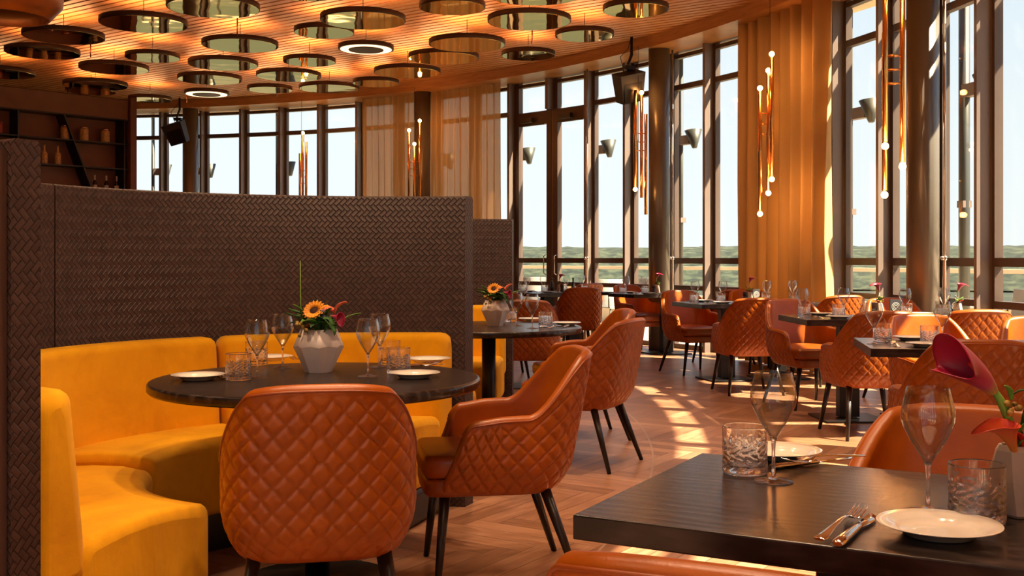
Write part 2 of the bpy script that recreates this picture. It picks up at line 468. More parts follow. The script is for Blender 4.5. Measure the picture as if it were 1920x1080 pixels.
# glass front: bays 1..N
trim_no = 2
def bay_frame(mb, A, B, zs, sw=.055, dep=.075, zb=0.0, zt=H_SOF, inset=.0):
    d = (B - A); L = d.length; d.normalize(); rz = math.atan2(d.y, d.x); mid = (A + B)/2
    for P, s in ((A, 1), (B, -1)):
        c = P + d*(sw/2 + .02)*s
        mb.box((c.x, c.y, (zb+zt)/2), (sw, dep, zt - zb), rz)
    for z, h in zs:
        mb.box((mid.x, mid.y, z), (L - 2*sw - .04, dep, h), rz)
BARS = [(.03, .06), (.81, .06), (1.165, .075), (3.47, .07), (3.88, .05)]
k0, k1 = -30, 21
win_no = 1; door_no = 1
fins = []
for kk in range(k0, k1):
    a0, a1 = TH0 + DTH*kk, TH0 + DTH*(kk+1)
    A, B = pol(RF, a0), pol(RF, a1)
    mb = MB()
    isdoor = kk in (9, 10)
    if isdoor:
        bay_frame(mb, A, B, [(.05, .10), (.81, .06), (1.165, .075), (3.36, .20), (3.88, .05)], sw=.10, dep=.09)
        nm = 'door_%d' % door_no; door_no += 1
    else:
        bay_frame(mb, A, B, BARS); nm = 'window_%d' % win_no; win_no += 1
    w = struct(mb.build(nm, M_FRAME))
    d = (B - A).normalized(); rz = math.atan2(d.y, d.x); mid = (A+B)/2
    g = MB(); g.box((mid.x, mid.y, H_SOF/2), ((B-A).length - .12, .008, H_SOF - .04), rz)
    g.build('pane', M_PANE, w)
    if isdoor:
        c = MB(); q = mid.lerp(pol(RF - .09, (a0+a1)/2), 1.0)
        inn = (pol(RF - 1, (a0+a1)/2) - pol(RF, (a0+a1)/2)).normalized()
        q = mid + inn*.075
        c.box((q.x + d.x*.1, q.y + d.y*.1, 3.33), (.26, .06, .075), rz)
        c.box((q.x - d.x*.03 + inn.x*.02, q.y - d.y*.03 + inn.y*.02, 3.25), (.52, .02, .02), rz)
        c.build('door_closer', M_LAMPGREY, w)
        hd = MB(); q2 = mid + inn*.07 + d*(.30 if kk == 9 else -.30)
        hd.tube([(q2.x, q2.y, .95), (q2.x + inn.x*.04, q2.y + inn.y*.04, .97), (q2.x + inn.x*.04, q2.y + inn.y*.04, 1.23), (q2.x, q2.y, 1.25)], .009)
        hd.build('door_handle', M_PIPE, w)
for kk in range(k0, k1 + 1):
    a = TH0 + DTH*kk
    c = pol(RF - .095, a); mb = MB()
    if kk == 10:
        mb.box((c.x, c.y, (3.46 + H_SOF)/2), (.15, .06, H_SOF - 3.46), R(a))
    else:
        mb.box((c.x, c.y, H_SOF/2), (.15, .045, H_SOF), R(a))
    c2 = pol(RF + .01, a); mb.box((c2.x, c2.y, H_SOF/2), (.10, .06, H_SOF), R(a))
    struct(mb.build('trim_%d' % trim_no, M_FIN)); trim_no += 1

# rear of the room (behind and left of the camera)
mb = MB()
pts = ring_pts(13.1, TH0 + DTH*k1, 360 + TH0 + DTH*k0, 40)
for p, q in zip(pts, pts[1:]):
    m = (p+q)/2; d = q-p
    mb.box((m.x, m.y, H_CEIL/2), (d.length + .02, .12, H_CEIL), math.atan2(d.y, d.x))
struct(mb.build('wall_left', M_BROWNWALL))

# ------------------------------------------------------------------ outside: terrace, parapet, hills
def ring_slab(mb, r0, r1, z0, z1, a0, a1, n):
    ids = []
    for i in range(n + 1):
        a = a0 + (a1-a0)*i/n
        ids.append([mb.vert(pol(r, a, z)) for r, z in ((r0, z0), (r0, z1), (r1, z1), (r1, z0))])
    for a, b in zip(ids, ids[1:]):
        for j in range(4): mb.face([a[j], b[j], b[(j+1) % 4], a[(j+1) % 4]], True)
    mb.face(ids[0], True); mb.face(ids[-1][::-1], True)
    return mb
mb = MB(); ring_slab(mb, 13.21, 17.3, -.25, -.02, -110, 90, 120)
struct(mb.build('terrace_floor', M_TERRACE))
rail = empty('terrace_railing', (0, 0, 0), 0, 'pale stone terrace parapet with a glass screen and flat top rail outside the windows', 'railing')
mb = MB(); ring_slab(mb, 17.05, 17.3, -.02, .52, -60, 88, 120); mb.build('parapet', M_PARAPET, rail)
mb = MB(); ring_slab(mb, 17.02, 17.22, .99, 1.05, -60, 88, 120); mb.build('top_rail', M_PARAPET, rail)
mb = MB(); ring_slab(mb, 17.11, 17.125, .52, .99, -60, 88, 120); mb.build('glass_screen', M_PANE, rail)
for i in range(26):
    a = -60 + 148*i/25
    mb = MB(); c = pol(17.12, a); mb.box((c.x, c.y, .755), (.05, .04, .47), R(a)); mb.build('post', M_LAMPGREY, rail)

def ground_mat():
    t = NT('distant_fields'); tc = t.n('TexCoord').outputs['Object']
    n_ = t.noise(t.mapping(tc, (.004, .010, 1)), 1.0, 6, .6)
    t.l(t.ramp(n_, [(.35, (.014, .024, .014)), (.52, (.024, .034, .018)), (.60, (.07, .07, .04)), (.70, (.04, .06, .07))]), t.b.inputs['Base Color'])
    t.b.inputs['Roughness'].default_value = .8
    return t.m
mb = MB(); mb.prism([(1800*math.cos(2*pi*i/48), 1800*math.sin(2*pi*i/48)) for i in range(48)], -24.6, -24.5)
struct(mb.build('ground_plain', ground_mat(), smooth=False))
def hill_mat():
    t = NT('wooded_hills'); tc = t.n('TexCoord').outputs['Object']
    n_ = t.noise(t.mapping(tc, (.09, .09, .16)), 1.0, 6, .7)
    t.l(t.ramp(n_, [(.38, (.005, .012, .009)), (.5, (.020, .032, .018)), (.62, (.055, .068, .038))]), t.b.inputs['Base Color'])
    t.b.inputs['Roughness'].default_value = .9
    return t.m
from mathutils import noise as mnoise
mb = MB(); NA = 420
rows = []
for i in range(NA + 1):
    a = R(-20 + 150*i/NA)
    top = 11.0 + 4.5*mnoise.noise(Vector((a*5, 1, 0))) + 2.0*mnoise.noise(Vector((a*22, 3, 0))) + 1.0*mnoise.noise(Vector((a*90, 7, 0)))
    row = []
    for r, z in ((900, -24.5), (960, -10), (1010, top*.5), (1060, top), (1150, top*.7), (1300, -24.5)):
        j = 4*mnoise.noise(Vector((a*120, r*.02, 2)))
        row.append(mb.vert((r*math.cos(a), r*math.sin(a), z + EYE + (j*.25 if -20 < z else 0))))
    rows.append(row)
for p, q in zip(rows, rows[1:]):
    for j in range(5): mb.face([p[j], q[j], q[j+1], p[j+1]])
o = mb.build('wooded_hills', hill_mat()); struct(o)

# exterior posts with cone spotlights
def hit(px, r):
    """where the sight line at column px meets a circle about the room's centre"""
    dx = (px - 960)/F_PX; a = dx*dx + 1; b = -2*(dx*CX + CY); c = CX*CX + CY*CY - r*r
    t = (-b + math.sqrt(b*b - 4*a*c))/2/a
    x, y = dx*t, t
    return math.degrees(math.atan2(y - CY, x - CX))
lamp_lab = {968: 'left leaf of the glass door', 1108: 'window just right of the glass door', 1277: 'window just right of the middle round column',
            1594: 'narrow window right of the gold curtain', 1808: 'window right of the nearest round column',
            520: 'window above the middle of the booth partition', 370: 'window right of the left hanging speaker', 287: 'window beside the hanging speaker at the far left', 820: 'sheer curtain left of the glass door'}
for px, lab in lamp_lab.items():
    a = hit(px, 14.0)
    t = empty('cone_wall_lamp', pol(14.0, a, 0), R(a), 'grey outdoor cone spotlight in the ' + lab, 'outdoor lamp')
    mb = MB(); rad = .032 if px != 1808 else .055
    mb.lathe([(rad, 0), (rad, 4.15)], n=12); mb.build('post', M_LAMPGREY, t)
    off = {1108: .38, 1594: .36, 1277: .26, 1808: .34}.get(px, .27)
    mb = MB(); mb.box((0, -off/2 + .02, 2.90), (.10, off - .08, .13)); mb.box((0, 0, 1.75), (.10, .10, .07)); mb.build('bracket', M_FIN, t)
    mb = MB(); Mx = Matrix.Translation((0, -off, 2.90)) @ Matrix.Rotation(R(-6), 4, 'X')
    mb.lathe([(.030, -.13), (.035, -.125), (.125, .13), (.12, .13), (.03, -.10)], n=24, M=Mx); mb.build('cone_shade', M_LAMPGREY, t)
# outer pergola ring carried by the posts
mb = MB(); ring_slab(mb, 13.85, 14.15, 4.15, 4.30, -10, 88, 90); pg = mb.build('terrace_canopy_beam', M_PARAPET)
tag(pg, 'curved sand coloured beam running along the tops of the outdoor posts', 'beam')

def outdoor_chair(loc, rz, label):
    t = empty('outdoor_chair', loc, rz, label, 'outdoor chair', 'grey outdoor chairs on the terrace')
    mb = MB(); mb.box((0, 0, .43), (.48, .46, .03)); mb.build('seat', M_OUTGREY, t)
    mb = MB(); mb.slab([(-.24, -.02), (.24, -.02), (.24, .02), (-.24, .02)], 0, .44, .01)
    b_ = mb.build('backrest', M_OUTGREY, t); b_.location = (0, -.24, .44); b_.rotation_euler = (R(10), 0, 0)
    for x, y in ((-.22, -.2), (.22, -.2), (-.22, .2), (.22, .2)):
        mb = MB(); mb.tube([(x, y, .42), (x*1.08, y*1.1, 0)], .014); mb.build('leg', M_LAMPGREY, t)
    for x in (-.25, .25):
        mb = MB(); mb.tube([(x, -.2, .43), (x, -.2, .64), (x, .2, .64), (x, .2, .43)], .014); mb.build('armrest', M_LAMPGREY, t)
p = pol(14.6, hit(1158, 14.6), -.02)
outdoor_chair(p, R(200), 'grey mesh outdoor chair behind the window right of the glass door')
p = pol(15.6, hit(1206, 15.6), -.02)
outdoor_chair(p, R(150), 'grey outdoor chair half hidden by the steel column right of the door')
p = pol(15.2, hit(995, 15.2), -.02)
outdoor_chair(p, R(170), 'grey outdoor chair seen through the left leaf of the glass door')
p = pol(15.0, hit(1905, 15.0), -.02)
outdoor_chair(p, R(120), 'grey outdoor chair on the terrace at the right edge of the view')
t = empty('outdoor_table', pol(15.6, hit(1130, 15.6), -.02), R(30), 'pale wooden outdoor table on the terrace right of the glass door', 'outdoor table')
mb = MB(); mb.box((0, 0, .72), (1.5, .8, .04)); mb.build('tabletop', M_PARAPET, t)
for x in (-.65, .65):
    for y in (-.32, .32):
        mb = MB(); mb.box((x, y, .35), (.05, .05, .7)); mb.build('leg', M_LAMPGREY, t)

# ------------------------------------------------------------------ columns, pipes
def hit(px, r):
    """angle at which the sight line at column px meets a circle about the room's centre"""
    dx = (px - 960)/F_PX; a = dx*dx + 1; b = -2*(dx*CX + CY); c = CX*CX + CY*CY - r*r
    t = (-b + math.sqrt(b*b - 4*a*c))/2/a
    return math.degrees(math.atan2(t - CY, dx*t - CX))
for a, px, lab in ((77.15, 357, 'round dark steel column behind the left hanging speaker'), (55.55, 792, 'round dark column between the two sheer curtains'),
               (33.42, 1236, 'round grey steel column just right of the black ceiling speaker by the door'), (11.9, 1730, 'thick round grey steel column nearest the camera, right of the long brass tube lights')):
    mb = MB(); mb.lathe([(.138, 0), (.138, H_SOF)], n=48)
    o = mb.build('round_column', M_COLUMN); o.location = pol(12.72, hit(px, 12.72)); tag(o, lab, 'column')
for px, lab in ((1771, 'thin steel rod with a small valve beside the nearest round column'), (1261, 'thin steel rod with a small valve right of the middle round column'),
               (1101, 'thin steel rod with a small valve right of the glass door')):
    t = empty('vertical_steel_rod', pol(12.90, hit(px, 12.90)), 0, lab, 'rod')
    mb = MB(); mb.lathe([(.014, 0), (.014, H_SOF)], n=12); mb.build('rod', M_PIPE, t)
    mb = MB(); mb.sphere((0, 0, 1.2), .026); mb.sphere((-.03, -.02, 1.2), .02); mb.build('valve', M_PIPE, t)

# ------------------------------------------------------------------ curtains
def curtain(a0, a1, r, mat, label, amp=.05, wave=.125, ztop=H_SOF, seed=1, lower=1.0):
    rnd = random.Random(seed); n = int(abs(a1 - a0)*R(1)*r/.010); mb = MB(); ids = []
    ph = [rnd.uniform(-1, 1) for _ in range(200)]
    zs = [0.02, .7, 1.4, 2.1, 2.8, 3.4, ztop]
    for i in range(n + 1):
        f = i/n; s = f*abs(a1-a0)*R(1)*r; col = []
        for z in zs:
            h = z/ztop
            q = s + .03*mnoise.noise(Vector((s*4, h*1.5, seed)))
            w = math.sin(2*pi*q/wave + 1.5*mnoise.noise(Vector((s*3, seed, 1))))
            rr = r + amp*(w + .45*mnoise.noise(Vector((s*9, h*.8, seed*3)))*1.5)*(.75 + .25*(1-h))
            a = a0 + (a1-a0)*(f if lower == 1 else (f - .5)*(lower + (1-lower)*h) + .5)
            col.append(mb.vert(pol(rr, a, z)))
        ids.append(col)
    for p, q in zip(ids, ids[1:]):
        for j in range(len(zs)-1): mb.face([p[j], q[j], q[j+1], p[j+1]])
    o = mb.build('curtain', mat)
    m = o.modifiers.new('thickness', 'SOLIDIFY'); m.thickness = .002
    tag(o, label, 'curtain'); return o
curtain(hit(1556, 12.72), hit(1392, 12.72), 12.72, M_CURTAIN, 'long heavy gold curtain hanging in folds behind the orange bulb cluster on the right', .10, .22, seed=2)
curtain(hit(938, 12.80), hit(803, 12.80), 12.80, M_SHEER, 'sheer golden curtain just left of the glass door', .05, .14, seed=5, lower=1.04)
curtain(hit(782, 12.80), hit(679, 12.80), 12.80, M_SHEER, 'sheer golden curtain left of the dark round column, behind the brass tube light', .05, .14, seed=9)
# unseen curtains added beside and behind the camera to keep sun off the foreground
curtain(-10, -18.8, 12.75, M_CURTAIN, 'gold curtain added out of view right of the camera to block sun', .055, .15, seed=12)
curtain(-20.4, -38, 12.75, M_CURTAIN, 'gold curtain added out of view behind the camera to block sun', .055, .15, seed=13)

# ------------------------------------------------------------------ hanging discs under the ceiling
DISCS = [(-3.11, 11.44, 0.95), (-4.1, 12.23, 0.95), (-5.28, 12.94, 0.92), (-5.96, 13.95, 0.9), (-1.61, 11.88, 0.92), (-2.17, 12.69, 0.69), (-3.33, 13.46, 0.92), (-0.62, 11.42, 0.69), (-4.67, 14.28, 0.69), (-5.48, 15.13, 0.92), (-3.89, 14.8, 0.92), (0.19, 12.09, 0.92), (-0.54, 13.22, 0.92), (-1.82, 13.7, 0.69), (-2.69, 14.59, 0.69), (-0.89, 14.32, 0.92), (1.3, 11.54, 0.69), (0.85, 12.88, 0.69), (0.21, 14.13, 0.69), (-1.45, 15.22, 0.92), (-3.2, 15.75, 0.92), (-4.41, 16.04, 0.92), (-6.21, 16.38, 0.92), (-3.75, 17.0, 0.69), (-2.81, 16.9, 0.92), (-2.03, 16.38, 0.69), (-4.85, 17.45, 0.69), (-5.96, 18.09, 0.69), (-7.23, 15.52, 0.92), (-6.58, 17.17, 0.75), (0.23, 10.84, 0.95), (-2.04, 10.78, 0.69)]
DLAB = ['large mirrored disc cut by the top edge, directly right of the large bronze lamp', 'large mirrored disc second in from the bronze lamp, below one cut off',
 'large dark mirrored disc nearest the bronze lamp shade', 'large dark disc at the left, partly behind the disc nearest the bronze lamp', 'large copper toned disc with wavy stripes, left of the top middle of the ceiling',
 'small mirrored disc overlapped by the large copper toned one', 'large disc with a bright green reflection and a thin rod in front of it', 'small copper disc touching the top edge at the middle of the photo',
 'small disc with a green reflection left of the large green one', 'large dark disc with striped reflection, above the bar shelf corner', 'large green mirrored disc directly behind the disc with the thin rod',
 'large disc with the brightest yellow reflection, near the middle top', 'large copper disc left of and below the bright yellow one', 'small disc with a glowing ring light in its underside, middle of the ceiling',
 'small disc just left below the middle ring light', 'large copper disc overlapping the lower edge of another, under the middle', 'small copper disc nearest the curved ceiling edge at the top right',
 'small yellow reflecting disc closest to the curved soffit on the right', 'small dull green disc with a thin rod above it, near the soffit', 'large copper disc right beside the soffit, below the other copper ones',
 'large striped green disc in the back row above the windows', 'large green disc above the small far ring light', 'large dark disc above the corner of the bar shelf', 'small green disc in the last row above the far windows',
 'large flat looking disc in the last row, left of the soffit edge', 'small copper disc in the last row touching the soffit', 'small disc with a glowing ring light above the left hanging speaker',
 'small disc furthest back on the left, next to the hanging speaker', 'large dark disc cut by the left edge of the photo', 'thin dark disc tucked behind the disc above the bar shelf corner',
 'mirrored disc mostly cut off by the top edge, right of the middle', 'small disc mostly cut off by the top edge, left of the middle']
for i, (x, y, d) in enumerate(DISCS):
    r = d/2; ringlit = i in (13, 26)
    zb = 3.80 - (.035 if i in (4, 12, 22, 19) else 0) 
    t = empty('ceiling_disc', (x, y, zb), 0, DLAB[i], 'ceiling disc', 'round discs hanging under the slatted ceiling')
    mb = MB(); mb.lathe([(r - .012, .004), (r - .002, .0), (r, .004), (r, .056), (r - .02, .06), (r - .04, .06)], n=64); mb.build('rim', M_DISCRIM, t)
    mb = MB()
    if ringlit:
        mb.lathe([(r*.92, -.002), (r*.92, .003)], n=64); mb.build('diffuser', M_RINGLIGHT, t)
        mb = MB(); mb.lathe([(r*.62, -.012), (r*.64, .0)], n=48); mb.build('grille', M_DISCRIM, t)
    else:
        mb.lathe([(r*.975, -.001), (r*.975, .004)], n=64); mb.build('mirror', M_MIRROR, t)
    mb = MB()
    mb.lathe([(.004, .06), (.004, H_CEIL - zb)], n=8)
    mb.build('hanger', M_BLACK, t)
    ld = bpy.data.lights.new('disc_uplight', 'AREA'); ld.shape = 'DISK'; ld.size = d*.72; ld.energy = 7.5 if d > .8 else 5; ld.color = (1, .43, .16)
    lo = bpy.data.objects.new('disc_uplight', ld); link(lo); lo.location = (x, y, zb + .085); lo.rotation_euler = (pi, 0, 0)
# fill spots added to brighten the left part of the room, no fixtures
rnd = random.Random(4)
for i in range(16):
    x, y = rnd.uniform(-7, -1.2), rnd.uniform(-1.5, 8.5)
    ld = bpy.data.lights.new('added_fill_spot', 'SPOT'); ld.energy = 85; ld.color = (1, .60, .32); ld.spot_size = R(95); ld.spot_blend = .8; ld.shadow_soft_size = .08
    lo = bpy.data.objects.new('added_fill_spot', ld); link(lo); lo.location = (x, y, 4.0)
for (x, y) in ((1.2, 6.2), (-.3, 8.0), (1.6, 9.2), (-.3, 4.3), (.4, 3.2), (2.2, 4.6), (-2.3, 6.2), (.3, 1.6), (-3.2, 3.6), (2.6, 7.0), (-.72, 3.9), (-.2, 6.9), (-1.5, 2.6), (-.4, 1.9)):  # further fill spots added above the tables and booths, without fixtures
    ld = bpy.data.lights.new('added_fill_spot', 'SPOT'); ld.energy = 92; ld.color = (1, .64, .38); ld.spot_size = R(80); ld.spot_blend = .8; ld.shadow_soft_size = .06
    lo = bpy.data.objects.new('added_fill_spot', ld); link(lo); lo.location = (x, y, 4.0)
# thin rods and little sprinkler heads on the ceiling
for x, y, L_, lab in ((-3.25, 13.0, .24, 'thin sprinkler rod in front of the large green disc'), (.25, 13.6, .22, 'thin sprinkler rod above the small dull green disc'),
                      (-5.6, 14.6, .20, 'small sprinkler head left of the striped disc'), (-3.9, 18.2, .2, 'small sprinkler head near the soffit at the back'), (-5.6, 18.9, .2, 'small sprinkler head by the far left windows')):
    t = empty('sprinkler', (x, y, H_CEIL), 0, lab, 'sprinkler')
    mb = MB(); mb.lathe([(.03, -.012), (.03, 0)], n=12); mb.build('rosette', M_COPPERBOWL, t)
    mb = MB(); mb.lathe([(.009, -L_), (.009, -.01)], n=8); mb.build('rod', M_COPPERBOWL, t)

# ------------------------------------------------------------------ brass tube lights
def tube_light(px, r, tubes, label, cable_top=3.92):
    base = pol(r, hit(px, r)); s = F_PX/base.y
    t = empty('brass_tube_light', base, math.atan2(base.y, base.x) - pi/2, label, 'tube light', 'clusters of hanging brass tube lights')
    zmid = 0
    for i, (dx, dy, z0, z1, b0, b1) in enumerate(tubes):
        mb = MB(); mb.tube([(dx, dy, z0), (dx, dy, z1)], .021, 16); mb.build('brass_tube', M_BRASS, t)
        for z, on in ((z0 - .035, b0), (z1 + .035, b1)):
            if on:
                mb = MB(); mb.sphere((dx, dy, z), .028, 16, 10); mb.build('bulb', M_BULB, t)
                ld = bpy.data.lights.new('bulb_light', 'POINT'); ld.energy = 2.0; ld.color = (1, .40, .10); ld.shadow_soft_size = .03
                lo = bpy.data.objects.new('bulb_light', ld); link(lo)
                w = Matrix.Rotation(t.rotation_euler[2], 4, 'Z') @ Vector((dx, dy - .045, 0))
                lo.location = base + w + Vector((0, 0, z))
        zmid += (z0+z1)/2/len(tubes)
    mb = MB()
    for k_ in (-.11, 0, .11):
        a, b = tubes[0], tubes[1]
        mb.tube([(a[0], a[1], zmid + .1 + k_), (b[0], b[1], zmid + .1 + k_)], .006, 6)
        if len(tubes) > 2: mb.tube([(b[0], b[1], zmid + .1 + k_), (tubes[2][0], tubes[2][1], zmid + .1 + k_)], .006, 6)
    mb.build('cross_bar', M_BRASS, t)
    mb = MB(); x_ = (tubes[0][0] + tubes[1][0])/2; mb.tube([(x_, tubes[0][1], zmid + .1), (x_, tubes[0][1], cable_top)], .003, 5); mb.build('cable', M_BLACK, t)
    return t
# (x, y, bottom, top, bulb at the bottom, bulb at the top)
tube_light(1676, 12.0, [(-.065, 0, 2.12, 3.44, 1, 1), (.065, .05, 1.96, 3.30, 1, 1), (-.07, .10, 1.74, 3.0, 1, 0)], 'tallest cluster of brass tubes with glowing bulbs, before the nearest round column')
tube_light(1437, 12.2, [(.055, 0, 2.06, 3.30, 1, 1), (.02, .07, 1.92, 3.14, 1, 1), (-.065, .02, 1.70, 2.95, 1, 1)], 'cluster of tube lights with six orange bulbs hanging before the gold curtain')
tube_light(1200, 12.35, [(-.06, 0, 2.12, 3.36, 1, 0), (.02, .05, 1.98, 3.30, 0, 1), (.075, 0, 1.76, 3.05, 0, 0)], 'cluster of brass tubes below the black ceiling speaker, left of the middle column')
tube_light(777, 12.2, [(-.085, 0, 1.9, 3.20, 0, 1), (.085, .05, 2.0, 3.36, 0, 1), (0, -.03, 1.7, 2.98, 0, 1)], 'cluster of brass tubes with three orange bulbs before the dark column between the sheer curtains')
tube_light(568, 12.3, [(-.05, 0, 1.75, 3.0, 0, 0), (.0, .04, 1.9, 3.32, 0, 1), (.055, 0, 1.8, 3.2, 0, 1)], 'faint cluster of brass tubes hanging before the far windows over the booth partition')

# ------------------------------------------------------------------ ceiling speakers
def speaker(px, r, label, z=3.0, rz=0.0):
    p = pol(r, hit(px, r)); t = empty('ceiling_speaker', p, rz, label, 'speaker')
    Mx = Matrix.Translation((0, 0, z)) @ Matrix.Rotation(R(-14), 4, 'Y') @ Matrix.Rotation(R(18), 4, 'X')
    mb = MB(); rr = []
    for zz, w, d_ in ((-.19, .15, .10), (.19, .19, .13)):
        rr.append([Mx @ Vector(q) for q in ((-w, -d_, zz), (w, -d_, zz), (w, d_*.7, zz), (-w, d_*.7, zz))])
    mb.rings(rr, flat=True); mb.build('cabinet', M_SPEAKER, t)
    mb = MB(); mb.box((0, -.115, 0), (.27, .012, .33), M=Mx); mb.build('grille', M_BLACK, t)
    mb = MB(); mb.tube([(0, 0, z + .18), (.0, 0, z + .30), (.05, 0, z + .42), (.05, 0, H_CEIL)], .02, 10); mb.box((.02, 0, z + .25), (.14, .08, .05)); mb.build('bracket', M_BLACK, t)
    mb = MB(); mb.tube([(-.05, .02, z + .2), (-.12, 0, z + .38), (.0, 0, z + .5), (.05, .02, H_CEIL)], .005, 6); mb.build('cable', M_BLACK, t)
speaker(1178, 12.3, 'black box speaker hanging from the wooden soffit right of the glass door', 3.42, R(25))
speaker(332, 12.25, 'black box speaker on a bent bracket hanging at the far left windows', 3.44, R(-10))

# ------------------------------------------------------------------ bar back wall with open shelves (far left)
B0 = Vector((-6.95, 20.0, 0)); BD = Vector((-.66, -.751, 0)).normalized(); BR = math.atan2(BD.y, BD.x)
bar = empty('bar_shelf_wall', B0, BR, 'rust brown bar wall with dark open shelves at the far left', 'shelf')
# local frame: +x runs left along the wall towards the camera, +y points into the wall or room
# (normal to the room is local +y since the wall runs towards the camera on the left)
mb = MB(); mb.box((3.1, -.32, 2.0), (6.4, .06, 4.05)); mb.build('back_panel', M_BARPANEL, bar)
mb = MB(); mb.box((-.03, -.14, 2.03), (.12, .42, 4.05)); mb.build('side_panel', M_BARPANEL, bar)
mb = MB(); mb.box((3.15, -.04, 3.88), (6.2, .10, .36)); mb.build('top_panel', M_BARPANEL, bar)
SH = [3.70, 3.26, 2.81, 2.36, 1.6, 1.0]
for z in SH:
    mb = MB(); mb.box((3.1, -.14, z), (6.2, .32, .022)); mb.build('shelf_board', M_BLACK, bar)
for x, x2, in ((.12, .12), (2.05, 2.05), (1.25, .72), (2.75, 3.05), (4.2, 4.2)):
    mb = MB(); za, zb_ = SH[0], SH[3]
    mb.rings([[(x + (-.012), -.30, za), (x + .012, -.30, za), (x + .012, .02, za), (x - .012, .02, za)],
              [(x2 - .012, -.30, zb_), (x2 + .012, -.30, zb_), (x2 + .012, .02, zb_), (x2 - .012, .02, zb_)]], flat=True)
    mb.build('divider', M_BLACK, bar)
mb = MB(); mb.box((3.1, -.02, .55), (6.2, .3, 1.1)); mb.build('lower_cabinet', M_BLACK, bar)
def bl(x, y, z): return B0 + Matrix.Rotation(BR, 4, 'Z') @ Vector((x, y, z))
def jar(x, z, h, r, lab, body, lidm):
    t = empty('preserving_jar', bl(x, -.12, z), 0, lab, 'jar', 'jars on the bar shelves')
    mb = MB(); mb.lathe([(r*.9, 0), (r, .01), (r, h*.8), (r*.86, h*.9)], n=20); mb.build('jar_body', body, t)
    mb = MB(); mb.lathe([(r*.9, h*.9), (r*.95, h*.92), (r*.95, h), (r*.3, h + .01)], n=20); mb.build('lid', lidm, t)
for x, w in ((.42, 'rightmost'), (.82, 'middle'), (1.2, 'leftmost')):
    if w == 'leftmost': x = 1.02 + .15
    jar(x, SH[1] + .011, .25, .075, w + ' of the three tall preserve jars on the upper shelf', M_JARFOOD, M_COPPERBOWL)
jar(2.32, SH[1] + .011, .2, .065, 'right one of the two red preserve jars on the upper left shelf', M_REDJAR, M_REDJAR)
jar(2.62, SH[1] + .011, .2, .065, 'left one of the two red preserve jars on the upper left shelf', M_REDJAR, M_REDJAR)
def bottle(x, z, lab, body, label_m, h, r, grp):
    t = empty('bottle', bl(x, -.12, z), 0, lab, 'bottle', grp)
    mb = MB(); mb.lathe([(r*.9, 0), (r, .01), (r, h*.55), (r*.35, h*.72), (r*.33, h*.97), (r*.38, h)], n=18); mb.build('bottle_body', body, t)
    if label_m:
        mb = MB(); mb.lathe([(r*1.02, h*.12), (r*1.02, h*.45)], n=18, cap0=False, cap1=False); mb.build('label', label_m, t)
        mb = MB(); mb.lathe([(r*.40, h*.72), (r*.42, h*1.01), (r*.2, h*1.015)], n=14); mb.build('capsule', label_m, t)
for x, w in ((1.30, 'right one'), (1.54, 'middle one'), (1.80, 'left one')):
    bottle(x, SH[2] + .011, w + ' of the three amber bottles on the middle shelf', M_JARFOOD, None, .33, .055, 'amber bottles on the middle shelf')
for x, w in ((.20, 'right one'), (.40, 'middle one'), (.62, 'left one')):
    bottle(x, SH[3] + .011, w + ' of the three dark wine bottles with white labels', M_BOTTLE, M_LABELW, .31, .038, 'wine bottles on the lower shelf')
for x, w in ((1.15, 'right one'), (1.45, 'middle one'), (1.78, 'left one')):
    mb = MB(); mb.lathe([(.02, 0), (.05, .02), (.075, .07), (.07, .07), (.04, .025)], n=18)
    o = mb.build('copper_bowl', M_COPPERBOWL); o.location = bl(x, -.12, SH[3] + .011); tag(o, w + ' of the three small copper bowls on the lower shelf', 'bowl', 'copper bowls on the lower shelf')
mb = MB(); mb.lathe([(.05, 0), (.055, .14), (.05, .14), (.045, .01)], n=18)
o = mb.build('copper_cup', M_COPPERBOWL); o.location = bl(2.25, -.1, SH[3] + .011); tag(o, 'glowing pink copper cup on the lower shelf at the left', 'cup')

# ------------------------------------------------------------------ big bronze lamp at the top left corner
px_, d_ = -1.485, 3.2
t = empty('bronze_pendant_lamp', (px_, d_, 0), 0, 'large rounded bronze pendant shade filling the top left corner', 'pendant lamp')
mb = MB(); mb.lathe([(.012, 2.44), (.09, 2.43), (.17, 2.36), (.215, 2.24), (.225, 2.10), (.205, 1.985), (.19, 1.98), (.205, 2.10), (.195, 2.24), (.15, 2.34), (.05, 2.40)], n=64); mb.build('outer_shade', M_SHADE, t)
mb = MB(); mb.lathe([(.17, 2.02), (.165, 1.94), (.13, 1.90), (.12, 1.90), (.15, 1.95), (.15, 2.02)], n=48); mb.build('inner_shade', M_SHADE, t)
mb = MB(); mb.lathe([(.006, 2.43), (.006, H_CEIL)], n=8); mb.build('cable', M_BLACK, t)

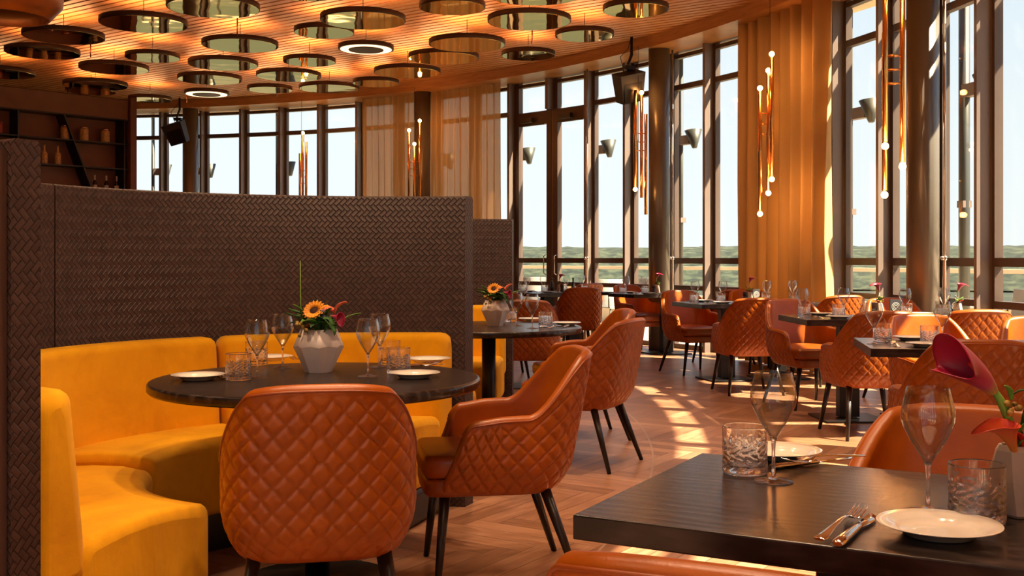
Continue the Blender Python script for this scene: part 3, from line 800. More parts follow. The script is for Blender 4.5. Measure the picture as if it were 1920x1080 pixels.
# ------------------------------------------------------------------ booths
def booth(loc, rz, lab_b, lab_p, e0=-90):
    rb = lambda ps: 1.18 + .14*(abs(ps)/90)**3
    def P(r, ps, z): a = R(ps); return Vector((r*math.sin(a), r*math.cos(a), z))
    t = empty('curved_banquette', loc, rz, lab_b, 'banquette')
    def sweep(mb, sec, p0, p1, n=26, rnd_=.035):
        """sec(ps) -> closed list of (r, z); ends rounded by shrinking the section"""
        rr = []
        L = R(p1-p0)*1.0
        st = []
        for q in (0, .25, .6, 1): st.append((p0 + math.degrees(rnd_*q), 1 - (1 - math.sqrt(max(0, 1-(1-q)**2)))*1.0))
        for i in range(1, n): st.append((p0 + math.degrees(rnd_) + (p1-p0-2*math.degrees(rnd_))*i/n, 1))
        for q in (1, .6, .25, 0): st.append((p1 - math.degrees(rnd_*q), 1 - (1 - math.sqrt(max(0, 1-(1-q)**2)))*1.0))
        for ps, k in st:
            s_ = sec(ps); cr = sum(a for a, b in s_)/len(s_); cz = sum(b for a, b in s_)/len(s_)
            ex = rnd_*(1-k)
            rr.append([P(a + math.copysign(min(ex, abs(cr-a)), cr-a), ps, b + math.copysign(min(ex, abs(cz-b)), cz-b)) for a, b in s_])
        mb.rings(rr); return mb
    def rrect(r0, r1, z0, z1, c, top=0.0, n=4):
        out = []
        for (x, y, a0) in ((r1-c, z1-c, 0), (r0+c, z1-c, 90), (r0+c*.6, z0+c*.6, 180), (r1-c*.6, z0+c*.6, 270)):
            cc = c if a0 < 180 else c*.6
            for j in range(n+1):
                a = R(a0 + 90*j/n); out.append((x + cc*math.cos(a), y + cc*math.sin(a)))
            if a0 == 0 and top:
                for q in (.75, .5, .25): out.append((r0 + (r1-r0)*q, z1 + top*4*q*(1-q)))
        return out
    segs = ((e0, -20, .425), (-20, 36, .465), (36, 90, .465))
    for a, b, zt in segs:
        mb = MB(); sweep(mb, lambda ps: rrect(.60, rb(ps) - .15, .165, zt, .045, .018), a + .3, b - .3); mb.build('seat', M_VELVET, t)
    for a, b, zt in segs:
        def sec(ps):
            r1 = rb(ps); q = rrect(r1 - .20, r1, .30, .845, .035)
            return [(x + (.055*(y-.30)/.5 if x < r1 - .07 else 0), y) for x, y in q]
        mb = MB(); sweep(mb, sec, a + .3, b - .3, rnd_=.045); mb.build('backrest', M_VELVET, t)
    mb = MB(); sweep(mb, lambda ps: rrect(.68, rb(ps), 0.0, .17, .004), e0 + 1, 89); mb.build('plinth', M_BLACK, t)
    # partition of woven leather behind the bench
    pt = empty('booth_partition', loc, rz, lab_p, 'partition')
    for a, b in ((e0 - 1.3, -1.3), (-1.0, 91.5)):
        mb = MB(); n = 40; rows = []
        for i in range(n+1):
            ps = a + (b-a)*i/n; r0 = rb(ps) + .012; r1 = r0 + .095; u = R(ps)*1.25
            pr = [(r0, 0, u, 0), (r0, 1.49, u, 1.49), (r0 + .012, 1.50, u, 1.502), (r1 - .012, 1.50, u, 1.58), (r1, 1.49, u, 1.59), (r1, 0, u, 3.08)]
            rows.append([mb.vert(P(r, ps, z), (u_, v_)) for r, z, u_, v_ in pr])
        for p, q in zip(rows, rows[1:]):
            for j in range(5): mb.face([p[j], p[j+1], q[j+1], q[j]])
        for ps, sgn in ((a, 1), (b, -1)):
            r0 = rb(ps) + .012; r1 = r0 + .095
            ids = [mb.vert(P(r, ps, z), (r, z)) for r, z in ((r0, 0), (r0, 1.49), (r0+.012, 1.5), (r1-.012, 1.5), (r1, 1.49), (r1, 0))]
            mb.face(ids if sgn > 0 else ids[::-1], True)
        mb.build('woven_panel', M_WEAVE, pt)
    # dark outer cladding a little lower than the weave
    mb = MB(); rows = []
    for i in range(61):
        ps = e0 - .6 + (91.1 - e0)*i/60; r0 = rb(ps) + .108; r1 = r0 + .035
        rows.append([mb.vert(P(r, ps, z)) for r, z in ((r0, 0), (r0, 1.47), (r1, 1.47), (r1, 0))])
    for p, q in zip(rows, rows[1:]):
        for j in range(3): mb.face([p[j], p[j+1], q[j+1], q[j]], True)
    mb.face(rows[0], True); mb.face(rows[-1][::-1], True)
    mb.build('outer_cladding', M_DARKWOOD, pt)
    return t
T1 = (-.717, 4.05, 0); T2 = (-.15, 7.10, 0)
booth(T1, R(70), 'large curved mustard yellow velvet banquette around the near round table', 'tall dark woven leather partition behind the near yellow banquette', -86.8)
booth(T2, R(85), 'yellow velvet banquette mostly hidden behind the near booth, around the second round table', 'dark woven partition of the second booth, seen beside the glass door')

# wooden post and panel at the far left edge
mb = MB(); mb.box((-1.375, 2.70, .73), (.04, .05, 1.46)); o = mb.build('wooden_post', M_DARKWOOD); tag(o, 'dark wooden upright at the left edge, just in front of the near woven partition', 'post')

# ------------------------------------------------------------------ tables
def round_table(loc, lab):
    t = empty('round_table', loc, 0, lab, 'table')
    mb = MB(); mb.lathe([(.58, .722), (.592, .724), (.60, .732), (.60, .752), (.596, .758), (.59, .76)], n=96); mb.build('tabletop', M_OAK, t)
    mb = MB(); mb.lathe([(.045, .02), (.045, .72)], n=24); mb.lathe([(.12, .705), (.12, .722)], n=24); mb.build('pedestal', M_BLACK, t)
    mb = MB(); mb.lathe([(.285, 0), (.29, .006), (.285, .014), (.05, .022)], n=64); mb.build('base_plate', M_BLACK, t)
round_table(T1, 'dark round pedestal table inside the near yellow booth'); round_table(T2, 'dark round pedestal table of the second booth, behind the quilted chairs')
def long_table(c, rz, Lx, lab, px=.42, Ly=.74):
    t = empty('rectangular_table', (c[0], c[1], 0), rz, lab, 'table')
    mb = MB(); a, b = Lx/2, Ly/2
    mb.slab([(-a, -b), (a, -b), (a, b), (-a, b)], .717, .76, .003, 2)
    tt = mb.build('tabletop', M_OAK, t, smooth=False)
    for sx in ((-1, 1) if Lx > 1 else (0,)):
        x = sx*(a - px) + (.22 if .8 < Lx < 1 else 0)
        mb = MB(); mb.box((x, 0, .37), (.15, .085, .70)); mb.box((x, 0, .708), (.36, .36, .014)); mb.build('pedestal', M_BLACK, t)
        mb = MB(); mb.slab([(x-.23, -.23), (x+.23, -.23), (x+.23, .23), (x-.23, .23)], 0, .014, .004, 2); mb.build('base_plate', M_BLACK, t)
    return t
# centre, angle, length
def tcen(nl, th, Lx, Ly=.74):
    """table centre from its near left corner"""
    c, s = math.cos(R(th)), math.sin(R(th))
    return (nl[0] + c*Lx/2 - s*Ly/2, nl[1] + s*Lx/2 + c*Ly/2)
TAB = {
 'fore': (tcen((.105, 1.885), -28.5, 1.40, .68), -28.5, 1.40),
 'six': (tcen((1.75, 5.36), -11, 1.40), -11, 1.40),
 'five': (tcen((2.10, 7.82), 2, 1.40), 2, 1.40),
 'four': (tcen((1.80, 10.40), 14, 1.40), 14, 1.40),
 'far': (tcen((1.47, 13.25), 26, .90, .60), 26, .90),
 'door': ((.62, 14.3), 34, 1.25),
 'booth': ((-.12, 10.25), 6, .75),
}
long_table(TAB['fore'][0], R(-28.5), 1.40, 'dark oak table in the right foreground with cutlery and cream plates', Ly=.68)
long_table(TAB['six'][0], R(-11), 1.40, 'dark rectangular table right behind the foreground smooth chair back')
long_table(TAB['five'][0], R(2), 1.40, 'dark rectangular table below the right round column')
long_table(TAB['four'][0], R(14), 1.40, 'dark rectangular table in front of the gold curtain')
long_table(TAB['far'][0], R(26), .90, 'dark table next to the middle round column, furthest of the window row', .36, .60)
long_table(TAB['door'][0], R(34), 1.25, 'dark table in front of the glass door with bottles and flowers on it')
long_table(TAB['booth'][0], R(6), .75, 'small dark table behind the second round table', .3)

# ------------------------------------------------------------------ the quilted armchair
def sstep(a, b, x):
    t = min(1, max(0, (x-a)/(b-a))); return t*t*(3-2*t)
def make_chair():
    t = empty('quilted_armchair', (0, 0, 0))
    Z0 = .335; TH = .042
    # plan curve: half superellipse for the back, straight arms
    phis = [R(-90 + 180*i/200) for i in range(201)]
    EXP = 2/3.4
    def ell(ph, a, b):
        sx = math.copysign(abs(math.sin(ph))**EXP, math.sin(ph)); cy = abs(math.cos(ph))**EXP
        return a*sx, -b*cy, cy
    L = [0]
    for i in range(200):
        p, q = ell(phis[i], .285, .27), ell(phis[i+1], .285, .27)
        L.append(L[-1] + math.hypot(p[0]-q[0], p[1]-q[1]))
    half = L[-1]/2; ARM = .235
    def ztop(st):
        return .858 - .022*min(1, st/.24)**3 - .205*sstep(.21, .40, st) - .018*sstep(.40, half+ARM, st)
    def phi_of(s):
        s = s + half
        if s <= 0: return phis[0]
        if s >= L[-1]: return phis[-1]
        lo, hi = 0, 200
        while hi - lo > 1:
            m = (lo+hi)//2
            if L[m] <= s: lo = m
            else: hi = m
        f = (s-L[lo])/(L[hi]-L[lo]); return phis[lo] + (phis[hi]-phis[lo])*f
    def base(s, z):
        h = z - Z0
        a = .285 - .055*(1-min(1, h/.16))**2 - .020*sstep(.64, .86, z)
        b = .27 - .05*(1-min(1, h/.12))**2
        if abs(s) <= half:
            x, y, cy = ell(phi_of(s), a, b)
            y -= .20*h*cy
        else:
            q = (abs(s)-half)/ARM
            ye = .235 - .115*min(1, h/.28) 
            x = math.copysign(a - .012*q, s); y = q*ye
        return Vector((x, y, z))
    NS, NO, NI = 300, 104, 16
    smax = half + ARM
    rows = []
    for i in range(NS + 1):
        s = -smax + 2*smax*i/NS
        if i == 0 or i == NS: s *= .9999
        zt = ztop(abs(s))
        e = smax - abs(s); 
        zt -= .05*(1 - math.sqrt(max(0, 1-(1-min(1, e/.06))**2)))   # rounded front corner of the arm
        tau = math.sqrt(max(0.0, 1-(1-min(1, e/.03))**2))
        def nrm(z):
            p, q = base(max(-smax, s-.004), z), base(min(smax, s+.004), z); d = (q-p); n_ = Vector((d.y, -d.x, 0)).normalized()
            return n_  # points outwards
        col = []
        for j in range(NO + 1):
            z = Z0 + (zt - TH*.5 - Z0)*j/NO
            n_ = nrm(z); p = base(s, z)
            u, v = s/.066, z/.071
            quilt = 1 - (1 - min(abs(math.sin(pi*(u+v))), abs(math.sin(pi*(u-v)))))**2.6
            edge = sstep(0, .03, zt - TH*.5 - z)*sstep(0, .02, z - Z0)*sstep(0, .03, e)
            p = p + n_*((quilt - .75)*.0075*edge - (1-tau)*TH*.5)
            if j < 5: p -= n_*.012*(1-j/5)**2
            col.append(p)
        zc = zt - TH*.5
        for k in range(1, 8):
            a = pi*k/8; n_ = nrm(zc)
            c = base(s, zc) - n_*TH*.5
            col.append(c + n_*(TH*.5*tau*math.cos(a)) + Vector((0, 0, TH*.5*math.sin(a))))
        for j in range(NI + 1):
            z = zc + (.40 - zc)*j/NI
            n_ = nrm(z); col.append(base(s, z) - n_*(TH*.5 + TH*.5*tau))
        rows.append(col)
    mb = MB(); ids = [[mb.vert(p) for p in c] for c in rows]
    for a, b in zip(ids, ids[1:]):
        for j in range(len(a)-1): mb.face([a[j], b[j], b[j+1], a[j+1]])
        mb.face([a[-1], b[-1], b[0], a[0]])
    mb.face(ids[0]); mb.face(ids[-1][::-1])
    mb.build('quilted_shell', M_LEATHER, t)
    # piping along the outer top edge
    pts = []
    for i in range(0, NS + 1, 2):
        c = rows[i]; pts.append(c[NO] + Vector((0, 0, .003)))
    mb = MB(); mb.tube(pts, .0042, 6); mb.build('piping', M_PIPING, t)
    # seat
    out = []
    for i in range(41):
        ph = R(-90 + 180*i/40); x, y, cy = ell(ph, .240, .225); out.append((x, y))
    out = [(x, y) for x, y in out]
    out += [(.240, .20), (.236, .245), (.215, .275), (.17, .285), (0, .290), (-.17, .285), (-.215, .275), (-.236, .245), (-.240, .20)]
    mb = MB(); mb.slab(out, .40, .485, .028, 4, .018); mb.build('seat', M_SEATLEATHER, t)
    mb = MB(); mb.slab([(x*.97, y*.97) for x, y in out], .335, .40, .012, 2); mb.build('seat_frame', M_SEATLEATHER, t)
    for sx in (-1, 1):
        for y0, y1 in ((.20, .235), (-.17, -.29)):
            mb = MB(); mb.tube([(sx*.185, y0, .345), (sx*.185 + sx*.06, y1, 0.0)], [.021, .0115], 14); mb.build('leg', M_BLACKLEG, t)
    return t
chair = make_chair(); reg(chair)
CG = 'cognac leather armchairs with quilted shells'
CHAIRS = [
 ((-.585, 3.33), 11, 'quilted cognac armchair nearest the camera, its back to us before the booth'),
 ((-.075, 4.22), 99, 'quilted cognac armchair facing left at the right side of the near round table'),
 ((.40, 6.46), 62, 'quilted armchair, back to us, at the second round table, legs fully visible'),
 ((.45, 7.42), 100, 'armchair with dark inner back at the second round table, behind another quilted chair'),
 ((.13, 9.45), -4, 'quilted armchair seen over the second round table, back to us, partly behind a wine glass'),
 ((.78, 13.3), 10, 'quilted armchair with its back to us at the table before the glass door'),
 ((.92, 15.35), 30, 'top of a quilted chair just under the window right of the glass door'),
 ((-.10, 11.2), 186, 'armchair half hidden by the flowers on the second round table'),
 ((1.66, 14.08), 214, 'armchair turned towards us at the far window table, left of the middle column'),
 ((1.90, 11.5), 200, 'armchair facing us, sunlit, left end of the table before the curtain'),
 ((2.10, 9.86), 6, 'quilted armchair back to us, left end of the table before the gold curtain'),
 ((2.40, 12.55), 22, 'low dark top of a chair between the curtain and the far window table'),
 ((2.64, 11.68), 194, 'armchair facing us behind the table, right below the curtain bulbs'),
 ((3.02, 10.55), 16, 'quilted armchair back to us, right end of the table before the gold curtain'),
 ((2.40, 8.92), 195, 'armchair facing us at the left end of the table under the right column'),
 ((3.30, 9.20), 186, 'armchair facing us seen behind the menu card at the table under the right column'),
 ((2.42, 7.50), 4, 'quilted armchair back to us, left end of the table under the right column'),
 ((3.16, 7.72), 0, 'quilted armchair back to us, right end of the table under the right column'),
 ((2.56, 6.44), 190, 'armchair facing us behind the tumbler on the second table from the front'),
 ((3.10, 6.20), 176, 'armchair at the right edge of the photo facing us with a glossy inner back'),
 ((2.02, 4.98), -5, 'large quilted armchair with its back to us right behind the magenta calla'),
 ((.93, 2.26), 154, 'smooth inner back of the armchair across the foreground table, facing us'),
 ((.37, 1.55), -25, 'top of the armchair at the bottom edge, drawn up to the foreground table'),
]
for (x, y), rz, lab in CHAIRS:
    place(chair, (x, y, 0), R(rz), lab, 'armchair', CG)

# ------------------------------------------------------------------ tableware prototypes
Z = .7605
def make_wineglass():
    t = empty('wine_glass', (0, 0, 0))
    mb = MB(); mb.lathe([(.002, .0), (.036, 0.0), (.0385, .0012), (.036, .0026), (.012, .006), (.004, .012), (.002, .012)], n=40); mb.build('foot', M_CRYSTAL, t)
    mb = MB(); mb.lathe([(.0045, .0121), (.0034, .03), (.0034, .06), (.0048, .078), (.007, .086)], n=16); mb.build('stem', M_CRYSTAL, t)
    o_ = [(.002, .0862), (.008, .088), (.017, .102), (.030, .124), (.041, .146), (.0450, .158), (.0452, .168), (.0435, .182), (.0395, .199), (.0358, .2145)]
    i_ = [(r - .0011 if r > .005 else r, z + (.002 if k_ < 3 else 0)) for k_, (r, z) in enumerate(o_)][::-1]
    mb = MB(); mb.lathe(o_ + [(.0352, .2152)] + i_[:], n=48); mb.build('bowl', M_BOWL, t)
    return t
def make_tumbler():
    mb = MB(); n = 72; rr = []
    zs = [0, .002, .006] + [.008 + .062*i/36 for i in range(37)] + [.076, .084, .092, .0945, .0958]
    for z in zs:
        ring = []
        for i in range(n):
            a = 2*pi*i/n; r = .0455 if z > .003 else (.042 if z == 0 else .0445)
            if .008 <= z <= .070:
                u = i/n*14; v = z/.0075
                q = math.sin(2*pi*(u + .35*math.sin(v*1.3)) )*math.sin(v*2.2 + math.sin(u*2*pi/3.5)*1.4)
                r -= .0032*max(0, q)**.7*sstep(.006, .014, z)*sstep(.072, .064, z)
            ring.append((r*math.cos(a), r*math.sin(a), z))
        rr.append(ring)
    for r, z in ((.0452, .0965), (.0446, .0968), (.0440, .0965), (.0437, .0955), (.0436, .094), (.0434, .08), (.0433, .06), (.0431, .04), (.043, .026), (.0428, .0225), (.0420, .019), (.040, .0168), (.036, .0160), (.01, .0155)):
        rr.append([(r*math.cos(2*pi*i/n), r*math.sin(2*pi*i/n), z) for i in range(n)])
    mb.rings(rr); return mb.build('crystal_tumbler', M_CRYSTAL)
def make_plate():
    mb = MB(); mb.lathe([(.050, 0), (.052, .0), (.056, .002), (.066, .010), (.080, .0145), (.0945, .0188), (.0955, .0198), (.0945, .0206), (.080, .0172), (.069, .0142), (.0665, .0132), (.0645, .0110), (.060, .0072), (.0575, .0058), (.053, .0050), (.03, .0046)], n=72)
    return mb.build('side_plate', M_CERAMIC)
def make_fork():
    t = empty('dinner_fork', (0, 0, 0))
    # +y towards the tines
    def bar(pts, ws, ths):
        mb = MB(); rr = []
        for (x, y, z), w, h in zip(pts, ws, ths):
            rr.append([(x + w/2*math.cos(a), y, z + h/2*math.sin(a)) for a in [2*pi*k/10 for k in range(10)]])
        mb.rings(rr); return mb
    mb = bar([(0, -.100, .004), (0, -.096, .0045), (0, -.075, .006), (0, -.04, .010), (0, .0, .0135), (0, .025, .013), (0, .038, .008), (0, .050, .0055)],
             [.014, .021, .017, .010, .0065, .0075, .018, .024], [.003, .0045, .004, .0035, .0035, .003, .0022, .002])
    mb.build('handle', M_STEEL, t)
    for x in (-.0098, -.0033, .0033, .0098):
        mb = bar([(x, .047, .0058), (x, .065, .006), (x, .085, .010), (x*.96, .100, .0155)], [.0046, .0042, .0038, .0018], [.0022, .0022, .002, .0012]); mb.build('tine', M_STEEL, t)
    return t
def make_knife():
    t = empty('dinner_knife', (0, 0, 0))
    mb = MB(); rr = []
    for y, w, h, z in ((-.112, .012, .006, .004), (-.108, .019, .009, .005), (-.085, .019, .010, .0055), (-.03, .015, .009, .0055), (-.006, .012, .008, .005), (.0, .014, .008, .005), (.006, .009, .005, .004)):
        rr.append([(w/2*math.cos(2*pi*k/12), y, z + h/2*math.sin(2*pi*k/12)) for k in range(12)])
    mb.rings(rr); mb.build('handle', M_STEEL, t)
    mb = MB(); rr = []
    for y, x0, x1, h in ((.004, -.005, .005, .003), (.015, -.006, .009, .0022), (.05, -.006, .0115, .002), (.08, -.006, .009, .0016), (.098, -.006, -.002, .001)):
        rr.append([(x0, y, .004 - h/2), (x1, y, .0032), (x1, y, .0042), (x0, y, .004 + h/2)])
    mb.rings(rr); mb.build('blade', M_STEEL, t)
    return t
wine = make_wineglass(); tumb = make_tumbler(); plate = make_plate(); fork = make_fork(); knife = make_knife()
for q in (wine, fork, knife): reg(q)
GW, GT, GP, GF, GK = 'stemmed wine glasses', 'cut crystal tumblers', 'cream side plates', 'dinner forks', 'dinner knives'
def W(x, y, lab, s=1.0): place(wine, (x, y, Z), 0, lab, 'wine glass', GW, s)
def TU(x, y, lab, rz=0): place(tumb, (x, y, Z), rz, lab, 'tumbler', GT)
def PL(x, y, lab): place(plate, (x, y, Z), 0, lab, 'plate', GP)
def FK(x, y, rz, lab, z=Z): place(fork, (x, y, z), R(rz), lab, 'fork', GF, 1.12)
def KN(x, y, rz, lab, z=Z): place(knife, (x, y, z), R(rz), lab, 'knife', GK, 1.12)

# foreground table
W(.515, 2.164, 'wine glass at the far left of the foreground table, beside the bright tumbler')
W(.721, 1.904, 'wine glass in the right foreground, in front of the smooth orange chair back')
TU(.477, 2.250, 'brightly lit crystal tumbler at the left of the foreground table')
TU(.776, 1.834, 'crystal tumbler beside the vase at the right of the foreground table', 1.0)
PL(.678, 1.745, 'cream plate nearest the camera on the foreground table')
PL(.585, 2.42, 'cream plate behind the bright tumbler on the foreground table')
FK(.538, 1.792, -34, 'fork lying tines up beside the nearest cream plate')
KN(.560, 1.778, -31, 'knife between the fork and the nearest cream plate')
KN(.650, 2.345, -62, 'knife crossed by a fork beside the far plate on the foreground table')
FK(.665, 2.335, 118, 'fork lying across a knife beside the far plate on the foreground table', Z + .006)

# near booth table
def at(px, py, h=.76):
    s = (py - 484)/(EYE - h); return ((px - 960)/s, F_PX/s)
for px, py, lab in ((482, 709, 'front left wine glass on the near round table'), (530, 689, 'rear left wine glass beside the faceted vase on the near round table'),
                    (690, 706, 'front right wine glass on the near round table'), (712, 688, 'rear right wine glass on the near round table')):
    x, y = at(px, py); W(x, y, lab)
for px, py, lab in ((447, 713, 'front left crystal tumbler on the near round table'), (481, 685, 'rear left tumbler on the near round table, behind the wine glasses'),
                    (747, 700, 'front right crystal tumbler on the near round table'), (730, 683, 'rear right crystal tumbler on the near round table')):
    x, y = at(px, py); TU(x, y, lab, random.random()*3)
for px, py, lab in ((371, 712, 'cream plate at the left edge of the near round table'), (777, 708, 'cream plate in front of the tumblers at the right of the near round table'),
                    (803, 680, 'cream plate at the rear right of the near round table'), (507, 676, 'cream plate at the rear left of the near round table')):
    x, y = at(px, py); PL(x, y, lab)
x, y = at(418, 709); KN(x, y, -150, 'knife right beside the plate at the left edge of the near round table')
x, y = at(790, 687); KN(x, y, -60, 'knife between the two plates at the right of the near round table')
x, y = at(775, 690); FK(x, y, -55, 'fork between the two plates at the right of the near round table')
x, y = at(563, 679); FK(x, y, 30, 'fork beside the rear left plate on the near round table')

# second booth table
for px, py, lab in ((998, 616, 'wine glass at the front of the second round table'), (968, 611, 'wine glass touching the vase on the second round table')):
    x, y = at(px, py); W(x, y, lab)
for px, py, lab in ((1023, 613, 'tumbler right of the wine glass on the second round table'), (957, 603.5, 'rear tumbler beside the vase on the second round table')):
    x, y = at(px, py); TU(x, y, lab)
for px, py, lab in ((1062, 610, 'cream plate at the right edge of the second round table'), (997, 602, 'cream plate at the rear of the second round table')):
    x, y = at(px, py); PL(x, y, lab)
x, y = at(1036, 613); KN(x, y, -40, 'knife beside the right plate of the second round table')
x, y = at(1046, 615); FK(x, y, -40, 'fork beside the right plate of the second round table')

# ------------------------------------------------------------------ vases and flowers
def faceted_vase(loc, lab, rz=.2, s=1.0):
    mb = MB(); n = 8
    def ring(r, z, off): return [(r*math.cos(2*pi*(i+off)/n + rz), r*math.sin(2*pi*(i+off)/n + rz), z) for i in range(n)]
    r0 = [mb.vert(p) for p in ring(.050, 0, 0)]; pk = [mb.vert(p) for p in ring(.097, .098, 0)]; vl = [mb.vert(p) for p in ring(.088, .104, .5)]
    lo = [mb.vert(p) for p in ring(.058, .030, .5)]
    m2 = 48
    def cring(r, z): return [mb.vert((r*math.cos(2*pi*i/m2 + rz), r*math.sin(2*pi*i/m2 + rz), z)) for i in range(m2)]
    c1, c2, c3 = cring(.070, .166), cring(.064, .163), cring(.05, .03)
    mb.face(r0[::-1], True)
    for i in range(n):
        j = (i+1) % n
        mb.face([r0[i], r0[j], lo[i]], True); mb.face([r0[i], lo[i], pk[i]], True); mb.face([r0[j], pk[j], lo[i]], True)
        mb.face([lo[i], vl[i], pk[i]], True); mb.face([lo[i], pk[j], vl[i]], True)
        q = m2//n; seg = [c1[(i*q + k) % m2] for k in range(q+1)]
        for k in range(q//2): mb.face([pk[i], seg[k+1], seg[k]])
        mb.face([pk[i], vl[i], seg[q//2]])
        for k in range(q//2, q): mb.face([pk[j], seg[k+1], seg[k]])
        mb.face([vl[i], pk[j], seg[q//2]])
    for i in range(m2):
        j = (i+1) % m2; mb.face([c1[i], c1[j], c2[j], c2[i]], True); mb.face([c2[i], c2[j], c3[j], c3[i]], True)
    mb.face(c3, True)
    mb.v = [(x*s, y*s, z*s) for x, y, z in mb.v]
    o = mb.build('faceted_vase', M_VASE); o.location = loc; tag(o, lab, 'vase'); return o
def leaf(parent, base, tip, w, mat, bend=.02, name='leaf', cup=.0):
    base, tip = Vector(base), Vector(tip); d = tip - base; L_ = d.length; d.normalize()
    side = d.cross(Vector((0, 0, 1)));
    if side.length < .1: side = Vector((1, 0, 0))
    side.normalize(); up = side.cross(d)
    mb = MB(); rows = []
    for i in range(9):
        f = i/8; ww = w*math.sin(pi*min(1, f*.93 + .05))**.8
        c = base + d*(L_*f) + up*bend*math.sin(pi*f) - Vector((0, 0, 1))*bend*f*f
        rows.append([mb.vert(c + side*ww*q + up*(abs(q)*w*.35 + cup*q*q*w)) for q in (-1, -.5, 0, .5, 1)])
    for a, b in zip(rows, rows[1:]):
        for j in range(4): mb.face([a[j], a[j+1], b[j+1], b[j]])
    o = mb.build(name, mat, parent); m = o.modifiers.new('thickness', 'SOLIDIFY'); m.thickness = .0012
    return o
def calla(parent, base, axis, L_, Rm, tip_dir, mat, name='calla_flower', tip=.75, flare=1.0):
    """funnel that opens along axis; its long pointed lip leans to tip_dir"""
    base = Vector(base); ax = Vector(axis).normalized(); td = Vector(tip_dir); td = (td - ax*td.dot(ax)).normalized(); sd = ax.cross(td)
    mb = MB(); rows = []; N, Mv = 40, 16
    for j in range(Mv + 1):
        v = j/Mv; row = []
        for i in range(N + 1):
            a = -pi + 2*pi*i/N*.985 + .02
            lip = max(0, math.cos(a))**4
            ln = L_*(1 - .28*(1 - math.cos(a))*.5)*(1 + 0*lip)
            r = Rm*(.10 + .52*v**1.1 + .38*v**5*flare)
            zz = ln*v*(1 - .10*v**6*flare)
            p = base + ax*zz + (td*math.cos(a) + sd*math.sin(a))*r
            p += td*(tip*Rm*lip*v**4) - ax*(.22*Rm*lip*v**8)
            row.append(mb.vert(p, (i/N, v)))
        rows.append(row)
    for a, b in zip(rows, rows[1:]):
        for i in range(N): mb.face([a[i], a[i+1], b[i+1], b[i]])
    o = mb.build(name, mat, parent); m = o.modifiers.new('thickness', 'SOLIDIFY'); m.thickness = .0014
    s = MB(); s.tube([base + ax*L_*.12, base + ax*L_*.5], [.0035, .004], 8); s.build('spadix', M_ORANGE, o)
    return o
def berries(parent, c, n, r, mat, spread=.02, seed=0):
    rn = random.Random(seed)
    for k in range(n):
        mb = MB(); mb.sphere((c[0] + rn.uniform(-1, 1)*spread, c[1] + rn.uniform(-1, 1)*spread, c[2] + rn.uniform(-1, 1)*spread), r*rn.uniform(.8, 1.15), 10, 7); mb.build('berry', mat, parent)
def stem(parent, pts, r, mat=M_STEM):
    mb = MB(); mb.tube(pts, r, 8); return mb.build('stem', mat, parent)

